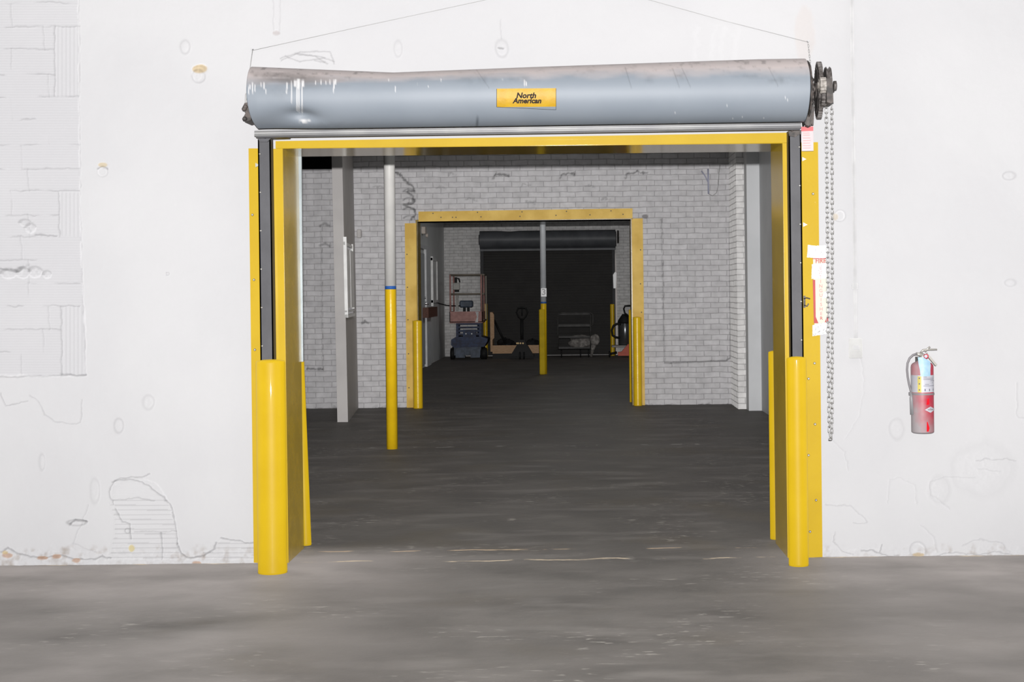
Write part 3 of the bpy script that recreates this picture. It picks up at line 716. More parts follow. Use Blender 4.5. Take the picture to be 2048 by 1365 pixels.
white = np.maximum(white, np.clip(1.4-np.hypot((hpx-607)/8, (hpy-243)/3.5), 0, 1)*(n5 > .42))
white = np.maximum(white, np.clip(1.4-np.hypot((hpx-618)/4, (hpy-240)/2), 0, 1))
spk = RNG.random(len(V)); white = np.maximum(white, (spk > .9985)*(hpx > 1300)*(tt > .6)*.7)
col = col*(1-white[:,None]) + np.array([2.8, 2.45, 2.15])*white[:,None]
for x, y in ((954, 250), (955, 240)):
    m = np.clip(1.3-np.hypot((hpx-x)/3, (hpy-y)/9), 0, 1); col *= 1-.4*m[:,None]
a = me.attributes.new('tint', 'FLOAT_COLOR', 'POINT')
a.data.foreach_set('color', np.concatenate([col, np.ones((len(col), 1))], 1).astype(np.float32).ravel())
me.materials.append(M['hood']); me.update()
hood = bpy.data.objects.new('hood', me); C.link(hood); hood.parent = rd
sol = hood.modifiers.new('sheet', 'SOLIDIFY'); sol.thickness = .002; sol.offset = -1
# rail below the hood
def hoodrail(pts, r, material, name='hood_rail'):
    mb = MB(); mb.tube([W(x, y, Y) for x, y, Y in pts], r, 10); return obj(name, mb, material, rd)
mb = MB(); YR = HY-.018
mb.ppoly([(509, 263), (1602, 246.5), (1602, 256), (509, 272.5)], YR, YR+.03)
mb.tube([W(509, 270, YR), W(1602, 253.5, YR)], .0065, 10)
mb.tube([W(509, 263.5, YR-.002), W(1602, 247, YR-.002)], .005, 10)
obj('hood_rail', mb, M['hood_lip'], rd)
mb = MB(); mb.ppoly([(512, 272.5), (1600, 256.2), (1600, 259.5), (512, 275.5)], YR+.02, YR+.05)
obj('hood_edge', mb, M['guide'], rd)
mb = MB(); mb.ppoly([(513, 272), (578, 271), (576, 276), (541, 277), (535, 284), (519, 284)], D1-.11, D1-.03)
mb.lathe([(.009, 0), (.009, -.006), (.004, -.010)], W(530.5, 274.5, D1-.11), 'Y', 10)
obj('track_bracket', mb, M['guide'], rd)
mb = MB(); mb.ppoly([(1577, 262), (1603, 260), (1602, 268), (1590, 274), (1579, 272)], D1-.11, D1-.03)
mb.lathe([(.008, 0), (.008, -.006), (.004, -.010)], W(1584, 261.5, D1-.11), 'Y', 10)
obj('track_bracket', mb, M['black'], rd)
# coil inside the hood, seen only at its ends
mb = MB(); cc = W(1050, 190, HY)
mb.lathe([(.06, hx0+.03), (.06, hx1-.03)], (0, HY, cc.z), 'X', 24); obj('barrel', mb, M['black'], rd)
# left end bracket
mb = MB()
pl = [W(x, y, D1-.21) for x, y in ((485, 216), (489, 206), (499, 204), (502, 240), (490, 244), (486, 236), (491, 226))]
mb.prism(pl, (0, .19, 0))
for x, y in ((489, 218), (490, 238), (491, 214)):
    mb.lathe([(.014, 0), (.014, -.012), (.007, -.018)], W(x, y, D1-.21), 'Y', 6)
mb.tube([W(487, 238, D1-.15), W(500, 236, D1-.15)], .012, 8)
obj('end_bracket', mb, M['black'], rd)
# right end: plates, toothed wheel, chain wheel, hoist cover
e0 = W(1616, 180, D1-.2)
mb = MB()
mb.lathe([(.165, 0), (.172, .004), (.165, .010)], (e0.x-.01, HY, e0.z-.004), 'X', 40)
obj('end_plate', mb, M['black'], rd)
mb = MB()
mb.ppoly([(1613, 141), (1621, 143), (1627, 158), (1628, 212), (1622, 252), (1617, 250), (1613, 215)], D1-.24, D1-.02)
mb.ppoly([(1609, 246), (1618, 226), (1622, 225), (1618, 252), (1612, 250)], D1-.26, D1-.23)
mb.ppoly([(1621, 215), (1629, 213), (1627, 250), (1624, 250), (1619, 236)], D1-.20, D1-.17)
for x, y in ((1623, 160), (1624, 184), (1623, 206), (1619, 150)):
    mb.lathe([(.013, 0), (.013, -.012), (.006, -.018)], W(x, y, D1-.24), 'Y', 6)
for k in range(5):
    y = 158+k*10
    mb.tube([W(1614, y, D1-.245), W(1628, y+1, D1-.245)], .006, 8)
obj('hoist_bracket', mb, M['black'], rd)
def toothed(R_, r_in, w, n, c, yaw):
    m = MB(); T = Matrix.Rotation(yaw, 4, 'Z')
    ring = []
    for k in range(n*4):
        a = 2*math.pi*k/(n*4); rr = R_ if k % 4 in (1, 2) else R_*.925
        ring.append((rr*math.cos(a), rr*math.sin(a)))
    prof = []
    vs = []
    for sx in (-w/2, w/2):
        for (u, v) in ring: vs.append(T @ Vector((sx, u, v)) + c)
    N_ = len(ring)
    fs = [(i, (i+1) % N_, N_+(i+1) % N_, N_+i) for i in range(N_)]
    fs += [tuple(range(N_))[::-1], tuple(range(N_, 2*N_))]
    m.add(vs, fs)
    m.lathe([(r_in, -w*.9), (r_in, w*.9)], c, 'X', 20, M=T)
    m.lathe([(R_*.80, -w*.62), (R_*.72, -w*.70), (R_*.70, -w*.55)], c, 'X', 36, M=T)
    return m
gc = W(1637.5, 181, HY)
obj('toothed_wheel', toothed(.165, .045, .024, 44, gc, math.radians(-3.5)), M['gear'], rd)
obj('pinion', toothed(.046, .02, .034, 12, W(1645.5, 171, HY-.205), math.radians(-3)), M['greasy_light'], rd, label='light greasy pinion')
obj('pinion', toothed(.066, .02, .028, 18, W(1646.5, 190, HY-.15), math.radians(-3)), M['gear'], rd)
cw = W(1655, 165, HY-.02)
mb = MB(); T = Matrix.Rotation(math.radians(-2), 4, 'Z')
mb.lathe([(.085, -.016), (.090, -.010), (.074, 0), (.090, .010), (.085, .016)], cw, 'X', 36, M=T)
obj('chain_wheel', mb, M['gear'], rd)
mb = MB(); mb.lathe([(.02, W(1612, 180, HY).x), (.02, W(1668, 172, HY).x)], (0, HY, W(1640, 178, HY).z), 'X', 16); obj('shaft', mb, M['black'], rd)
mb = MB(); mb.ppoly([(1653, 157), (1665, 156.5), (1667, 205), (1662, 207), (1654, 204)], HY-.25, HY-.10); obj('chain_guard', mb, M['black'], rd)
mb = MB(); mb.lathe([(.028, 0), (.028, .014), (.015, .018)], W(1667, 171, HY-.17), 'X', 6); obj('shaft_nut', mb, M['gear'], rd)
# sticker, bent round the hood
def on_hood(px, py, off=.0025):
    x = W(px, py, HY-HR).x
    x = x*1.0
    best = None
    ts = np.linspace(.25, .95, 120); P = []
    for t in ts:
        y, z = hood_pt(x, t, off); P.append(proj(x*1.0, y, z)[1])
    P = np.array(P); t = float(np.interp(py, P, ts))
    y, z = hood_pt(x, t, off)
    # refine x for the true distance of the surface
    u0 = (px-VPX)*CR + (VPY-py)*SR
    x = u0*y/F
    y, z = hood_pt(x, t, off)
    return Vector((x, y, z))
mb = MB(); nxs, nys = 24, 8; g = []
for j in range(nys+1):
    for i in range(nxs+1):
        fx, fy = i/nxs, j/nys
        g.append(on_hood(993+119.5*fx, 177.5+37*fy - 1.0*fx, .0025))
fs = [(j*(nxs+1)+i, j*(nxs+1)+i+1, (j+1)*(nxs+1)+i+1, (j+1)*(nxs+1)+i) for j in range(nys) for i in range(nxs)]
mb.add(g, fs, True)
st = obj('sticker', mb, M['sticker'], rd, label='yellow maker sticker with black lettering')
mb = MB()
rim = [(993.4, 178), (993.4, 214.2), (1112, 219.8), (1112, 177)]
for (x0, y0), (x1, y1) in zip(rim, rim[1:]):
    pts = [on_hood(x0+(x1-x0)*k/8, y0+(y1-y0)*k/8, .003) for k in range(9)]; mb.tube(pts, .0011, 5)
obj('sticker_border', mb, M['ink'], st)
l1 = text_mb('North', 15.5, lambda x, y: on_hood(1052+x, 191.5-y, .0045), bold=.55, shear=.2)
l2 = text_mb('American', 14.5, lambda x, y: on_hood(1054+x, 202-y, .0045), bold=.55, shear=.2)
l1.add(l2.v, l2.f); obj('lettering', l1, M['ink'], st)

# ------------------------------------------------------------------ wires that hold the door's release
def strand(name, pts, r, label, cat, m):
    mb = MB(); mb.tube([W(*p) for p in pts], r, 6)
    o = obj(name, mb, m, None, loc=W(*pts[-1])); return tag(o, label, cat)
mb = MB(); w1 = thing('release_cable', 'thin grey release cable running from the left end of the dented hood up the wall', 'cable', W(490, 215, D1-.12))
mb = MB(); mb.tube([W(490, 213, D1-.12), W(496, 165, D1-.09), W(505, 102, D1-.012)], .0022, 6); mb.tube([W(505, 101, D1-.012), W(700, 58, D1-.014), W(965, 1, D1-.014), W(1050, -18, D1-.014)], .0016, 6)
obj('cable', mb, M['wire'], w1)
mb = MB(); mb.lathe([(.006, 0), (.004, -.02), (.007, -.022), (.007, -.027)], W(505, 99, D1), 'Y', 8); obj('screw_eye', mb, M['conduit'], w1)
mb = MB(); mb.tube([W(490, 214, D1-.12), W(490.5, 208, D1-.12), W(491.5, 200, D1-.12), W(492.5, 190, D1-.12), W(492, 187, D1-.12)], [.004, .003, .005, .006, .003], 8); obj('turnbuckle', mb, M['wire'], w1)
w2 = thing('release_cable', 'thin grey release cable running from the geared right end of the hood up the wall', 'cable', W(1622, 145, D1-.12))
mb = MB(); mb.tube([W(1250, -12, D1-.014), W(1303, 1, D1-.014), W(1450, 42, D1-.014), W(1615, 84, D1-.012)], .0016, 6); obj('cable', mb, M['wire'], w2)
mb = MB(); P0, P1 = W(1616, 84, D1-.014), W(1622.5, 146, D1-.14)
for k in range(12):
    a = P0.lerp(P1, k/12); b = P0.lerp(P1, (k+1)/12); mid = (a+b)/2
    d = (b-a)*.6; s_ = Vector((.0035, 0, 0)) if k % 2 else Vector((0, .0035, 0))
    mb.tube([mid-d, mid-d*.6+s_, mid+d*.6+s_, mid+d, mid+d*.6-s_, mid-d*.6-s_], .0014, 5, closed=True)
obj('jack_chain', mb, M['wire'], w2)
mb = MB(); mb.lathe([(.006, 0), (.004, -.02), (.007, -.022), (.007, -.027)], W(1615.5, 83, D1), 'Y', 8); obj('screw_eye', mb, M['conduit'], w2)

# ------------------------------------------------------------------ hand chain
YC = HY-.02
hc = thing('hand_chain', 'long galvanised hand chain hanging in a loop beside the right yellow plate', 'chain', W(1660, 880, YC))
def link_mesh():
    m = MB(); L_, w_ = .0178, .0088; pts = []
    for k in range(16):
        a = 2*math.pi*k/16
        pts.append((w_*math.cos(a), 0, (L_-w_)*(1 if math.sin(a) > 0 else -1) + w_*math.sin(a)) if abs(math.sin(a)) > 1e-6 else (w_*math.cos(a), 0, 0))
    m.tube(pts, .0025, 6, closed=True)
    return mesh_of('chain_link', m, M['chain'])
lm = link_mesh()
path = [(1652.5, 205), (1655, 450), (1656.5, 700), (1659, 868), (1660.5, 878), (1662.5, 878), (1663.5, 868), (1664.5, 700), (1664.5, 450), (1663.5, 205)]
PTS = [W(x, y, YC + (0 if i < 5 else .008)) for i, (x, y) in enumerate(path)]
seg = [(PTS[i+1]-PTS[i]).length for i in range(len(PTS)-1)]; tot = sum(seg); pitch = .0287; n = int(tot/pitch)
def at_len(s_):
    for i, L_ in enumerate(seg):
        if s_ <= L_ or i == len(seg)-1: return PTS[i].lerp(PTS[i+1], min(1, s_/L_)), (PTS[i+1]-PTS[i]).normalized()
        s_ -= L_
mats = []
for k in range(n):
    p, t = at_len((k+.5)*pitch)
    q_ = t.to_track_quat('Z', 'X').to_matrix().to_4x4()
    rot = Matrix.Rotation(math.radians((20 if k % 2 else 95) + random.uniform(-14, 14)), 4, 'Z')
    mats.append(Matrix.Translation(p - hc.location) @ q_ @ rot)
rest = MB(); cl = [v.co.copy() for v in lm.vertices]; cf = [tuple(p.vertices) for p in lm.polygons]
nkeep = 100; order = list(range(n)); keepi = set(order[:50] + order[-50:]) if n > 100 else set(order)
for k in order:
    if k in keepi:
        o = bpy.data.objects.new('chain_link', lm); o.parent = hc; o.matrix_local = mats[k]; C.link(o)
    else: rest.add([mats[k] @ v + hc.location for v in cl], cf, True)
if rest.v:
    o = obj('chain_links', rest, M['chain'], hc); o['kind'] = 'stuff'

# ------------------------------------------------------------------ tag and fire extinguisher sign
tgm = thing('hang_tag', 'white card tag with red top hanging under the door gears', 'tag', W(1615, 302, D1-.125))
mb = MB(); mb.ppoly([(1602.5, 262.5), (1626.5, 261.5), (1627, 302), (1603.5, 302.5)], D1-.125, D1-.123); obj('card', mb, M['tag_white'], tgm)
mb = MB(); mb.ppoly([(1602.5, 254), (1626.5, 253), (1626.5, 262), (1602.5, 263)], D1-.1255, D1-.1225); obj('header_strip', mb, M['tag_red'], tgm)
mb = MB()
for x in (1608, 1622): mb.tube([W(x, 254, D1-.125), W(1616 if x < 1615 else 1619, 240, D1-.125)], .0015, 5)
obj('tie', mb, M['conduit'], tgm)
mb = MB()
for k, y in enumerate((266, 270, 276, 281, 286, 291, 296)):
    mb.ppoly([(1606, y), (1606+random.uniform(12, 18), y-.3), (1606+14, y+.7), (1606, y+1)], D1-.1256, D1-.1250)
obj('fine_print', mb, M['sign_pink'], tgm)

YS = PF-.004
sg = thing('fire_extinguisher_sign', 'peeling foil-taped fire extinguisher arrow sign on the right yellow plate', 'sign', W(1640, 672, YS))
mb = MB(); mb.ppoly([(1626, 514), (1653, 514), (1656, 650), (1629, 652)], YS, YS+.003); obj('sign_panel', mb, M['sign_face'], sg)
mb = MB(); mb.ppoly([(1616, 490), (1630, 492), (1652, 491), (1655, 497), (1653, 516), (1640, 517), (1614, 515)], YS-.004, YS-.001)
obj('foil_tape', mb, M['foil'], sg)
mb = MB(); mb.ppoly([(1624, 529), (1652, 526), (1653, 557), (1623, 558)], YS-.004, YS-.001); obj('foil_tape', mb, M['foil'], sg)
mb = MB(); mb.ppoly([(1648, 585), (1657, 582), (1660, 596), (1645, 597)], YS-.004, YS-.001); obj('foil_tape', mb, M['foil'], sg)
mb = MB(); mb.ppoly([(1625, 651), (1657, 644), (1659, 656), (1653, 668), (1625, 673)], YS-.004, YS-.001); obj('foil_tape', mb, M['foil_grey'], sg)
mb = MB()
mb.ppoly([(1625.5, 560), (1630.5, 560), (1631.5, 634), (1637, 647), (1628, 647)], YS-.0025, YS)
mb.ppoly([(1656, 627), (1657, 647), (1649, 647)], YS-.0025, YS)
mb.ppoly([(1625, 517), (1652, 516), (1652, 518), (1625, 518.6)], YS-.0025, YS)
obj('red_arrow_border', mb, M['sign_red'], sg)
fr = text_mb('FIRE', 13.5, lambda x, y: W(1641.5+x*.88, 522.5-y, YS-.0035), bold=.2)
obj('lettering', fr, M['sign_red'], sg)
let = MB(); let2 = MB()
for k, ch in enumerate('EXTINGUISHER'):
    y = 536+k*9.2
    m_ = text_mb(ch, 9.5, lambda a, b: W(1641+k*.15+a*1.0, y-b, YS-.0035 if k > 2 else YS-.0048), bold=.12)
    (let if k < 11 else let2).add(m_.v, m_.f)
obj('lettering', let, M['sign_pink'], sg); obj('lettering', let2, M['sign_red'], sg)

# chain cleat on the plate
mb = MB(); p = W(1612, 601, PF)
mb.tube([W(1608, 598, PF-.006), W(1613, 596, PF-.02), W(1620, 598, PF-.03)], .004, 8)
mb.tube([W(1609, 611, PF-.006), W(1614, 613, PF-.02), W(1617, 608, PF-.03)], .004, 8)
mb.ppoly([(1607, 592), (1611, 592), (1611, 616), (1607, 616)], PF-.006, PF)
tag(obj('chain_cleat', mb, M['gear'], None, loc=p), 'small dark metal cleat left of the extinguisher sign', 'cleat')

# conduit and switch box
cd = thing('conduit', 'thin white conduit running down the right wall into a switch box', 'conduit', W(1711, 676, D1))
mb = MB(); mb.tube([W(1701, -60, D1-.018), W(1703.5, 0, D1-.018), W(1711.5, 677, D1-.018)], .0105, 12); obj('pipe', mb, M['conduit'], cd)
for y in (573,):
    mb = MB(); mb.lathe([(.015, -.02), (.0165, -.018), (.0165, .018), (.015, .02)], W(1710.3, y, D1-.018), 'Z', 14)
    mb.pbox(1703, 1717, y-3, y+3, D1-.010, D1); obj('coupling', mb, M['conduit'], cd)
sb = thing('switch_box', 'white switch box at the foot of the conduit on the right wall', 'switch box', W(1711, 717, D1))
mb = MB(); mb.pbox(1699.5, 1725, 677, 717, D1-.035, D1+.002, .004); obj('box', mb, M['switch'], sb)
mb = MB(); mb.pbox(1703.5, 1721.5, 688.5, 704, D1-.039, D1-.034, .003); obj('cover', mb, M['switch'], sb)
mb = MB(); mb.pbox(1706, 1719, 691, 700, D1-.044, D1-.038, .003); obj('toggle', mb, M['conduit'], sb)

# ------------------------------------------------------------------ fire extinguisher
ex = W(1845.5, 866, D1-.085); s_ = (D1-.085)/F
er = 22.5*s_
M['ext_red'] = mat('extinguisher_red_paint', (0.2808, 0.0189, 0.0324), .3, col2=(0.2484, 0.0216, 0.0351), scale=10, coat=.1)
def dusty(nt, vec, out):
    N, L = nt.nodes, nt.links
    sp = N.new('ShaderNodeSeparateXYZ'); L.new(vec, sp.inputs[0])
    n = N.new('ShaderNodeTexNoise'); n.inputs['Scale'].default_value = 14; L.new(vec, n.inputs[0])
    def mr(o, a, b, c=0, d=1):
        r = N.new('ShaderNodeMapRange'); r.inputs[1].default_value = a; r.inputs[2].default_value = b; r.inputs[3].default_value = c; r.inputs[4].default_value = d
        L.new(o, r.inputs[0]); return r.outputs[0]
    a = mr(sp.outputs[2], .0, .19, 1, 0); b = mr(sp.outputs[0], -.045, .05, 1, -.15)
    s1 = N.new('ShaderNodeMath'); L.new(a, s1.inputs[0]); L.new(b, s1.inputs[1])
    s2 = N.new('ShaderNodeMath'); s2.operation = 'MULTIPLY_ADD'; s2.inputs[1].default_value = .64; L.new(s1.outputs[0], s2.inputs[0])
    nn_ = mr(n.outputs[0], .3, .7, -.25, .1); L.new(nn_, s2.inputs[2])
    cl_ = N.new('ShaderNodeClamp'); L.new(s2.outputs[0], cl_.inputs[0])
    x = N.new('ShaderNodeMix'); x.data_type = 'RGBA'; L.new(cl_.outputs[0], x.inputs[0]); L.new(out, x.inputs[6]); x.inputs[7].default_value = (.18,.163,.168,1)
    return x.outputs[2]
M['ext_dusty'] = mat('dusty_red_paint', (.235,.013,.026), .45, col2=(.21,.018,.034), scale=10, extra=dusty)
M['ext_metal'] = mat('brushed_valve_metal', (0.27, 0.2592, 0.2376), .35, .4)
M['hose'] = mat('grey_rubber_hose', (0.1188, 0.1134, 0.1188), .5)
M['lab_white'] = mat('label_white', (0.27, 0.27, 0.297), .4)
M['lab_grey'] = mat('label_grey', (0.2268, 0.2268, 0.243), .4)
M['lab_yellow'] = mat('label_yellow', (0.3024, 0.2538, 0.0648), .4)
M['tag_blue'] = mat('blue_inspection_tag', (0.162, 0.2538, 0.324), .45, col2=(0.1944, 0.2808, 0.3348), scale=40)
fe = thing('fire_extinguisher', 'red fire extinguisher with grey hose hanging on the white wall at right', 'fire extinguisher', ex)
Zp = lambda y: W(1845.5, y, D1-.085).z
cyl_h = Zp(728)-ex.z
mb = MB(); h_ = Zp(735)-ex.z
mb.lathe([(er*.86, 0), (er*.97, .004), (er, .010), (er, h_), (er*.97, h_+.012), (er*.86, h_+.022), (er*.60, h_+.032), (er*.3, h_+.038), (er*.26, h_+.055)], ex, 'Z', 40)
body = obj('cylinder', mb, M['ext_dusty'], fe)
def band(z0, z1, a0, a1, off, n=24):
    m = MB(); vs = []
    for k in range(n+1):
        a = a0+(a1-a0)*k/n
        for z in (z0, z1): vs.append((ex.x+(er+off)*math.sin(a), ex.y-(er+off)*math.cos(a), z))
    m.add(vs, [(2*k, 2*k+2, 2*k+3, 2*k+1) for k in range(n)], True); return m
R_ = math.radians
lab = obj('label', band(Zp(784), Zp(750), R_(-55), R_(88), .0009), M['lab_white'], fe)
obj('label_side', band(Zp(784), Zp(750), R_(-88), R_(-34), .0012), M['lab_grey'], fe)
obj('label_stripe', band(Zp(784), Zp(752), R_(-36), R_(-17), .0015), M['lab_yellow'], fe)
mk = MB()
for z in (756, 767, 779):
    m_ = band(Zp(z+1.4), Zp(z-1.4), R_(-30), R_(-24), .002, 2); mk.add(m_.v, m_.f)
for z, a0, a1 in ((753.5, -8, 10), (756, -8, 55), (758.5, -8, 50), (761, 30, 70), (765, 42, 48), (768, 0, 22), (771, -8, 60)):
    m_ = band(Zp(z+.35), Zp(z-.35), R_(a0), R_(a1), .002, 6); mk.add(m_.v, m_.f)
for a in (-2, 22, 50):
    m_ = band(Zp(781.5), Zp(777), R_(a), R_(a+5), .002, 2); mk.add(m_.v, m_.f)
obj('label_print', mk, mat('label_ink', (.06,.06,.08), .5), lab)
obj('strap', band(Zp(789.5), Zp(786), R_(-100), R_(100), .003), M['hose'], fe)
m_ = MB(); m_.box(ex.x-er-.012, ex.x-er+.006, ex.y-.012, ex.y+.012, Zp(791), Zp(785)); obj('strap_clip', m_, M['hose'], fe)
# diamond emblem
def on_cyl(px, py, off): 
    a = math.asin(max(-1, min(1, (px-1845.5)/22.5))); return Vector((ex.x+(er+off)*math.sin(a), ex.y-(er+off)*math.cos(a), Zp(py)))
mb = MB(); pts = []; cx, cy = 1856.5, 818.5
nd = 10; vs = []
for k in range(nd+1):
    u = -11.3+22*k/nd; hh = 6.3*(1-abs(u)/11.8)
    vs += [on_cyl(cx+u, cy-hh, .0012), on_cyl(cx+u, cy+hh, .0012)]
mb.add(vs, [(2*k, 2*k+2, 2*k+3, 2*k+1) for k in range(nd)], True); em = obj('emblem', mb, M['lab_white'], fe)
mb = MB(); vs = []
for k in range(nd+1):
    u = -6+12*k/nd; vs += [on_cyl(cx+u, cy-.9, .002), on_cyl(cx+u, cy+.9, .002)]
mb.add(vs, [(2*k, 2*k+2, 2*k+3, 2*k+1) for k in range(nd)])
vs = [on_cyl(cx-2, cy-3.4, .002), on_cyl(cx+2, cy-3.4, .002), on_cyl(cx+2, cy-2.2, .002), on_cyl(cx-2, cy-2.2, .002)]
mb.add(vs, [(0,1,2,3)]); obj('emblem_print', mb, M['hose'], em)
M['clean_red'] = mat('bright_red_paint', (.40,.004,.01), .3)
for pts in ([(1850, 797), (1853.5, 796), (1854, 808), (1848, 809)], [(1848.5, 843), (1850, 842), (1854, 855), (1852, 862), (1848, 862)]):
    mb = MB(); mb.add([on_cyl(x, y, .0014) for x, y in pts], [tuple(range(len(pts)))]); obj('clean_spot', mb, M['clean_red'], fe)
# blue tag on the shoulder
mb = MB(); vs = []
for j, (y, x0, x1) in enumerate(((714, 1832.5, 1842), (722, 1833, 1856), (730, 1834, 1858), (740, 1836, 1857), (752, 1837, 1857))):
    for k in range(5):
        x = x0+(x1-x0)*k/4; a = (x-1845.5)/22.5; vs.append((ex.x+er*a, ex.y-er*math.sqrt(1-min(.9, a*a))-.006+.0*j, Zp(y)))
mb.add(vs, [(j*5+k, j*5+k+1, (j+1)*5+k+1, (j+1)*5+k) for j in range(4) for k in range(4)], True)
tg_ = obj('inspection_tag', mb, M['tag_blue'], fe, label='light blue inspection tag')
# valve, levers, gauge
vb = W(1846, 716, D1-.085)
mb = MB(); mb.lathe([(.013, -.03), (.015, -.012), (.017, 0), (.013, .014), (.010, .022)], (vb.x, vb.y, vb.z), 'Z', 18)
mb.tube([W(1846, 711, D1-.085), W(1838, 709, D1-.085), W(1832, 708, D1-.085)], [.012, .010, .009], 12); obj('valve', mb, M['ext_metal'], fe)
mb = MB(); mb.tube([W(1841, 706, D1-.085), W(1846, 701, D1-.085), W(1856, 699.5, D1-.085), W(1874, 699.5, D1-.085)], [.006, .007, .006, .0045], 8)
mb.tube([W(1850, 704, D1-.085), W(1856, 697, D1-.085), W(1860, 694, D1-.085)], [.006, .005, .005], 8); obj('squeeze_lever', mb, M['ext_metal'], fe)
mb = MB(); a, b = W(1854, 708, D1-.085), W(1872, 731, D1-.085)
mb.prism([a+Vector((0,-.012,.006)), b+Vector((.004,-.012,.005)), b+Vector((-.004,-.012,-.005)), a+Vector((-.004,-.012,-.009))], (0, .024, 0)); obj('carry_handle', mb, M['ext_metal'], fe)
mb = MB(); mb.lathe([(.0145, 0), (.0145, -.012), (.011, -.015)], W(1851.5, 713, D1-.10), 'Y', 18); ga = obj('gauge', mb, M['ext_red'], fe)
mb = MB(); mb.lathe([(.0095, 0), (.0095, -.003)], W(1851.5, 713, D1-.1155), 'Y', 16); obj('gauge_face', mb, M['lab_white'], ga)
mb = MB(); mb.tube([W(x, y, D1-.09) for x, y in ((1834, 708), (1826, 710.5), (1819, 717), (1815, 727), (1814, 740), (1815.5, 755), (1818, 768), (1821, 780), (1823, 788))], .0065, 12); obj('hose', mb, M['hose'], fe)
mb = MB(); mb.tube([W(1823, 787, D1-.10), W(1822.5, 796, D1-.10), W(1825.5, 829, D1-.10)], [.006, .010, .0155], 14); obj('nozzle', mb, mat('grey_nozzle', (.14,.14,.145), .45), fe)
mb = MB(); mb.box(ex.x-.02, ex.x+.02, ex.y+er*.8, D1+.006, Zp(745), Zp(715)); mb.box(ex.x-.016, ex.x+.016, vb.y-.004, D1, Zp(722), Zp(718)); obj('wall_bracket', mb, M['black'], fe)

# ------------------------------------------------------------------ bollards
def bollard(base_px, base_py, rad_px, top_py, label, m, group='yellow bollards guarding the doorways', lean=0., Yc=None, cat='bollard', cap=True):
    p = FL(base_px, base_py) if Yc is None else None
    if Yc is None: r = rad_px*p.y/F; Yc = p.y + r
    r = rad_px*Yc/F
    x = W(base_px, base_py, Yc).x
    zt_ = W(base_px, top_py, Yc).z
    o = bpy.data.objects.new('bollard', None)
    mb = MB(); mb.lathe([(r*1.005, 0), (r, .01), (r, zt_-.012), (r*.985, zt_-.004), (r*.93, zt_), (r*.5, zt_+.006), (.0001, zt_+.008)], (0, 0, 0), 'Z', 40)
    o = obj('bollard', mb, m, None); o.location = (x, Yc, 0); o.rotation_euler = (0, lean, 0)
    return tag(o, label, cat, group)
bollard(545.5, 1151, 29, 722, 'thick yellow steel bollard in front of the left side of the near doorway', M['yellow'])
bollard(1597.5, 1135, 19.8, 716, 'slimmer yellow steel bollard in front of the right side of the near doorway', M['yellow'])
bollard(612.5, 1098, 10.5, 722, 'slim leaning yellow bollard behind the left jamb of the near doorway', M['yellow'], lean=math.radians(-1.7), Yc=9.47)
bollard(1553, 1088, 12.5, 704, 'yellow bollard behind the right jamb of the near doorway', M['yellow'], Yc=9.52)
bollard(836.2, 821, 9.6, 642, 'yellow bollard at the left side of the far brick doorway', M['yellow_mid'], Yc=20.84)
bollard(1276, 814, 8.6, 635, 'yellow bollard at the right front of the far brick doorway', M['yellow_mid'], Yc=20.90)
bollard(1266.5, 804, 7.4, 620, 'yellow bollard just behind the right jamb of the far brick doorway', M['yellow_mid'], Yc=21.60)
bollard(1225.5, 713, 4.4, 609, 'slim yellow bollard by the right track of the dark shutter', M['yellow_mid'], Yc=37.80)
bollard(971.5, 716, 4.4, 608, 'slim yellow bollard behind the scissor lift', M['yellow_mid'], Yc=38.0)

# ------------------------------------------------------------------ pipe columns
def column(base_px, base_py, rad_px, split_py, label, band_py, m_low, m_up):
    p = FL(base_px, base_py); r = rad_px*p.y/F; Yc = p.y+r
    x = W(base_px, base_py, Yc).x
    zs_ = W(base_px, split_py, Yc).z
    t = thing('pipe_column', label, 'column', (x, Yc, 0), 'round pipe columns holding up the roof')
    mb = MB(); mb.lathe([(r*1.02, 0), (r*1.02, zs_-.004), (r*1.0, zs_)], (x, Yc, 0), 'Z', 36); obj('painted_sleeve', mb, m_low, t, label='yellow painted lower length')
    mb = MB(); mb.lathe([(r, zs_), (r, CEIL)], (x, Yc, 0), 'Z', 36); obj('pipe', mb, m_up, t)
    mb = MB(); zb = W(base_px, band_py, Yc).z; mb.lathe([(r*1.022, zs_-.005), (r*1.022, zb)], (x, Yc, 0), 'Z', 36); obj('tape_band', mb, M['blue_band'], t, label='blue tape line')
    return t, r, Yc, x
column(784.5, 899.5, 11.1, 578, 'tall white pipe column with yellow lower half standing in the middle room', 572.5, M['yellow_mid'], M['white_pipe'])
M['grey_pipe'] = mat('grey_pipe_paint', (.62,.64,.66), .3, col2=(.56,.58,.60), scale=4)
t, r, Yc, x = column(1088.5, 749, 5.9, 607, 'grey pipe column carrying a number plate in the far room', 604, M['yellow_mid'], M['grey_pipe'])
mb = MB(); mb.pbox(1082, 1093, 577, 593.5, Yc-r-.012, Yc-r+.002)
npl = obj('number_plate', mb, mat('white_number_plate', (.93,.93,.93), .3), t, label='white plate with the number 3')
pp = W(1087.6, 585, Yc-r-.0135)
nm = text_mb('3', .17, lambda a, b: Vector((pp.x+a*1.1, pp.y, pp.z+b*.95)), bold=.004); obj('numeral', nm, mat('grey_numeral', (.55,.55,.55), .5), npl)
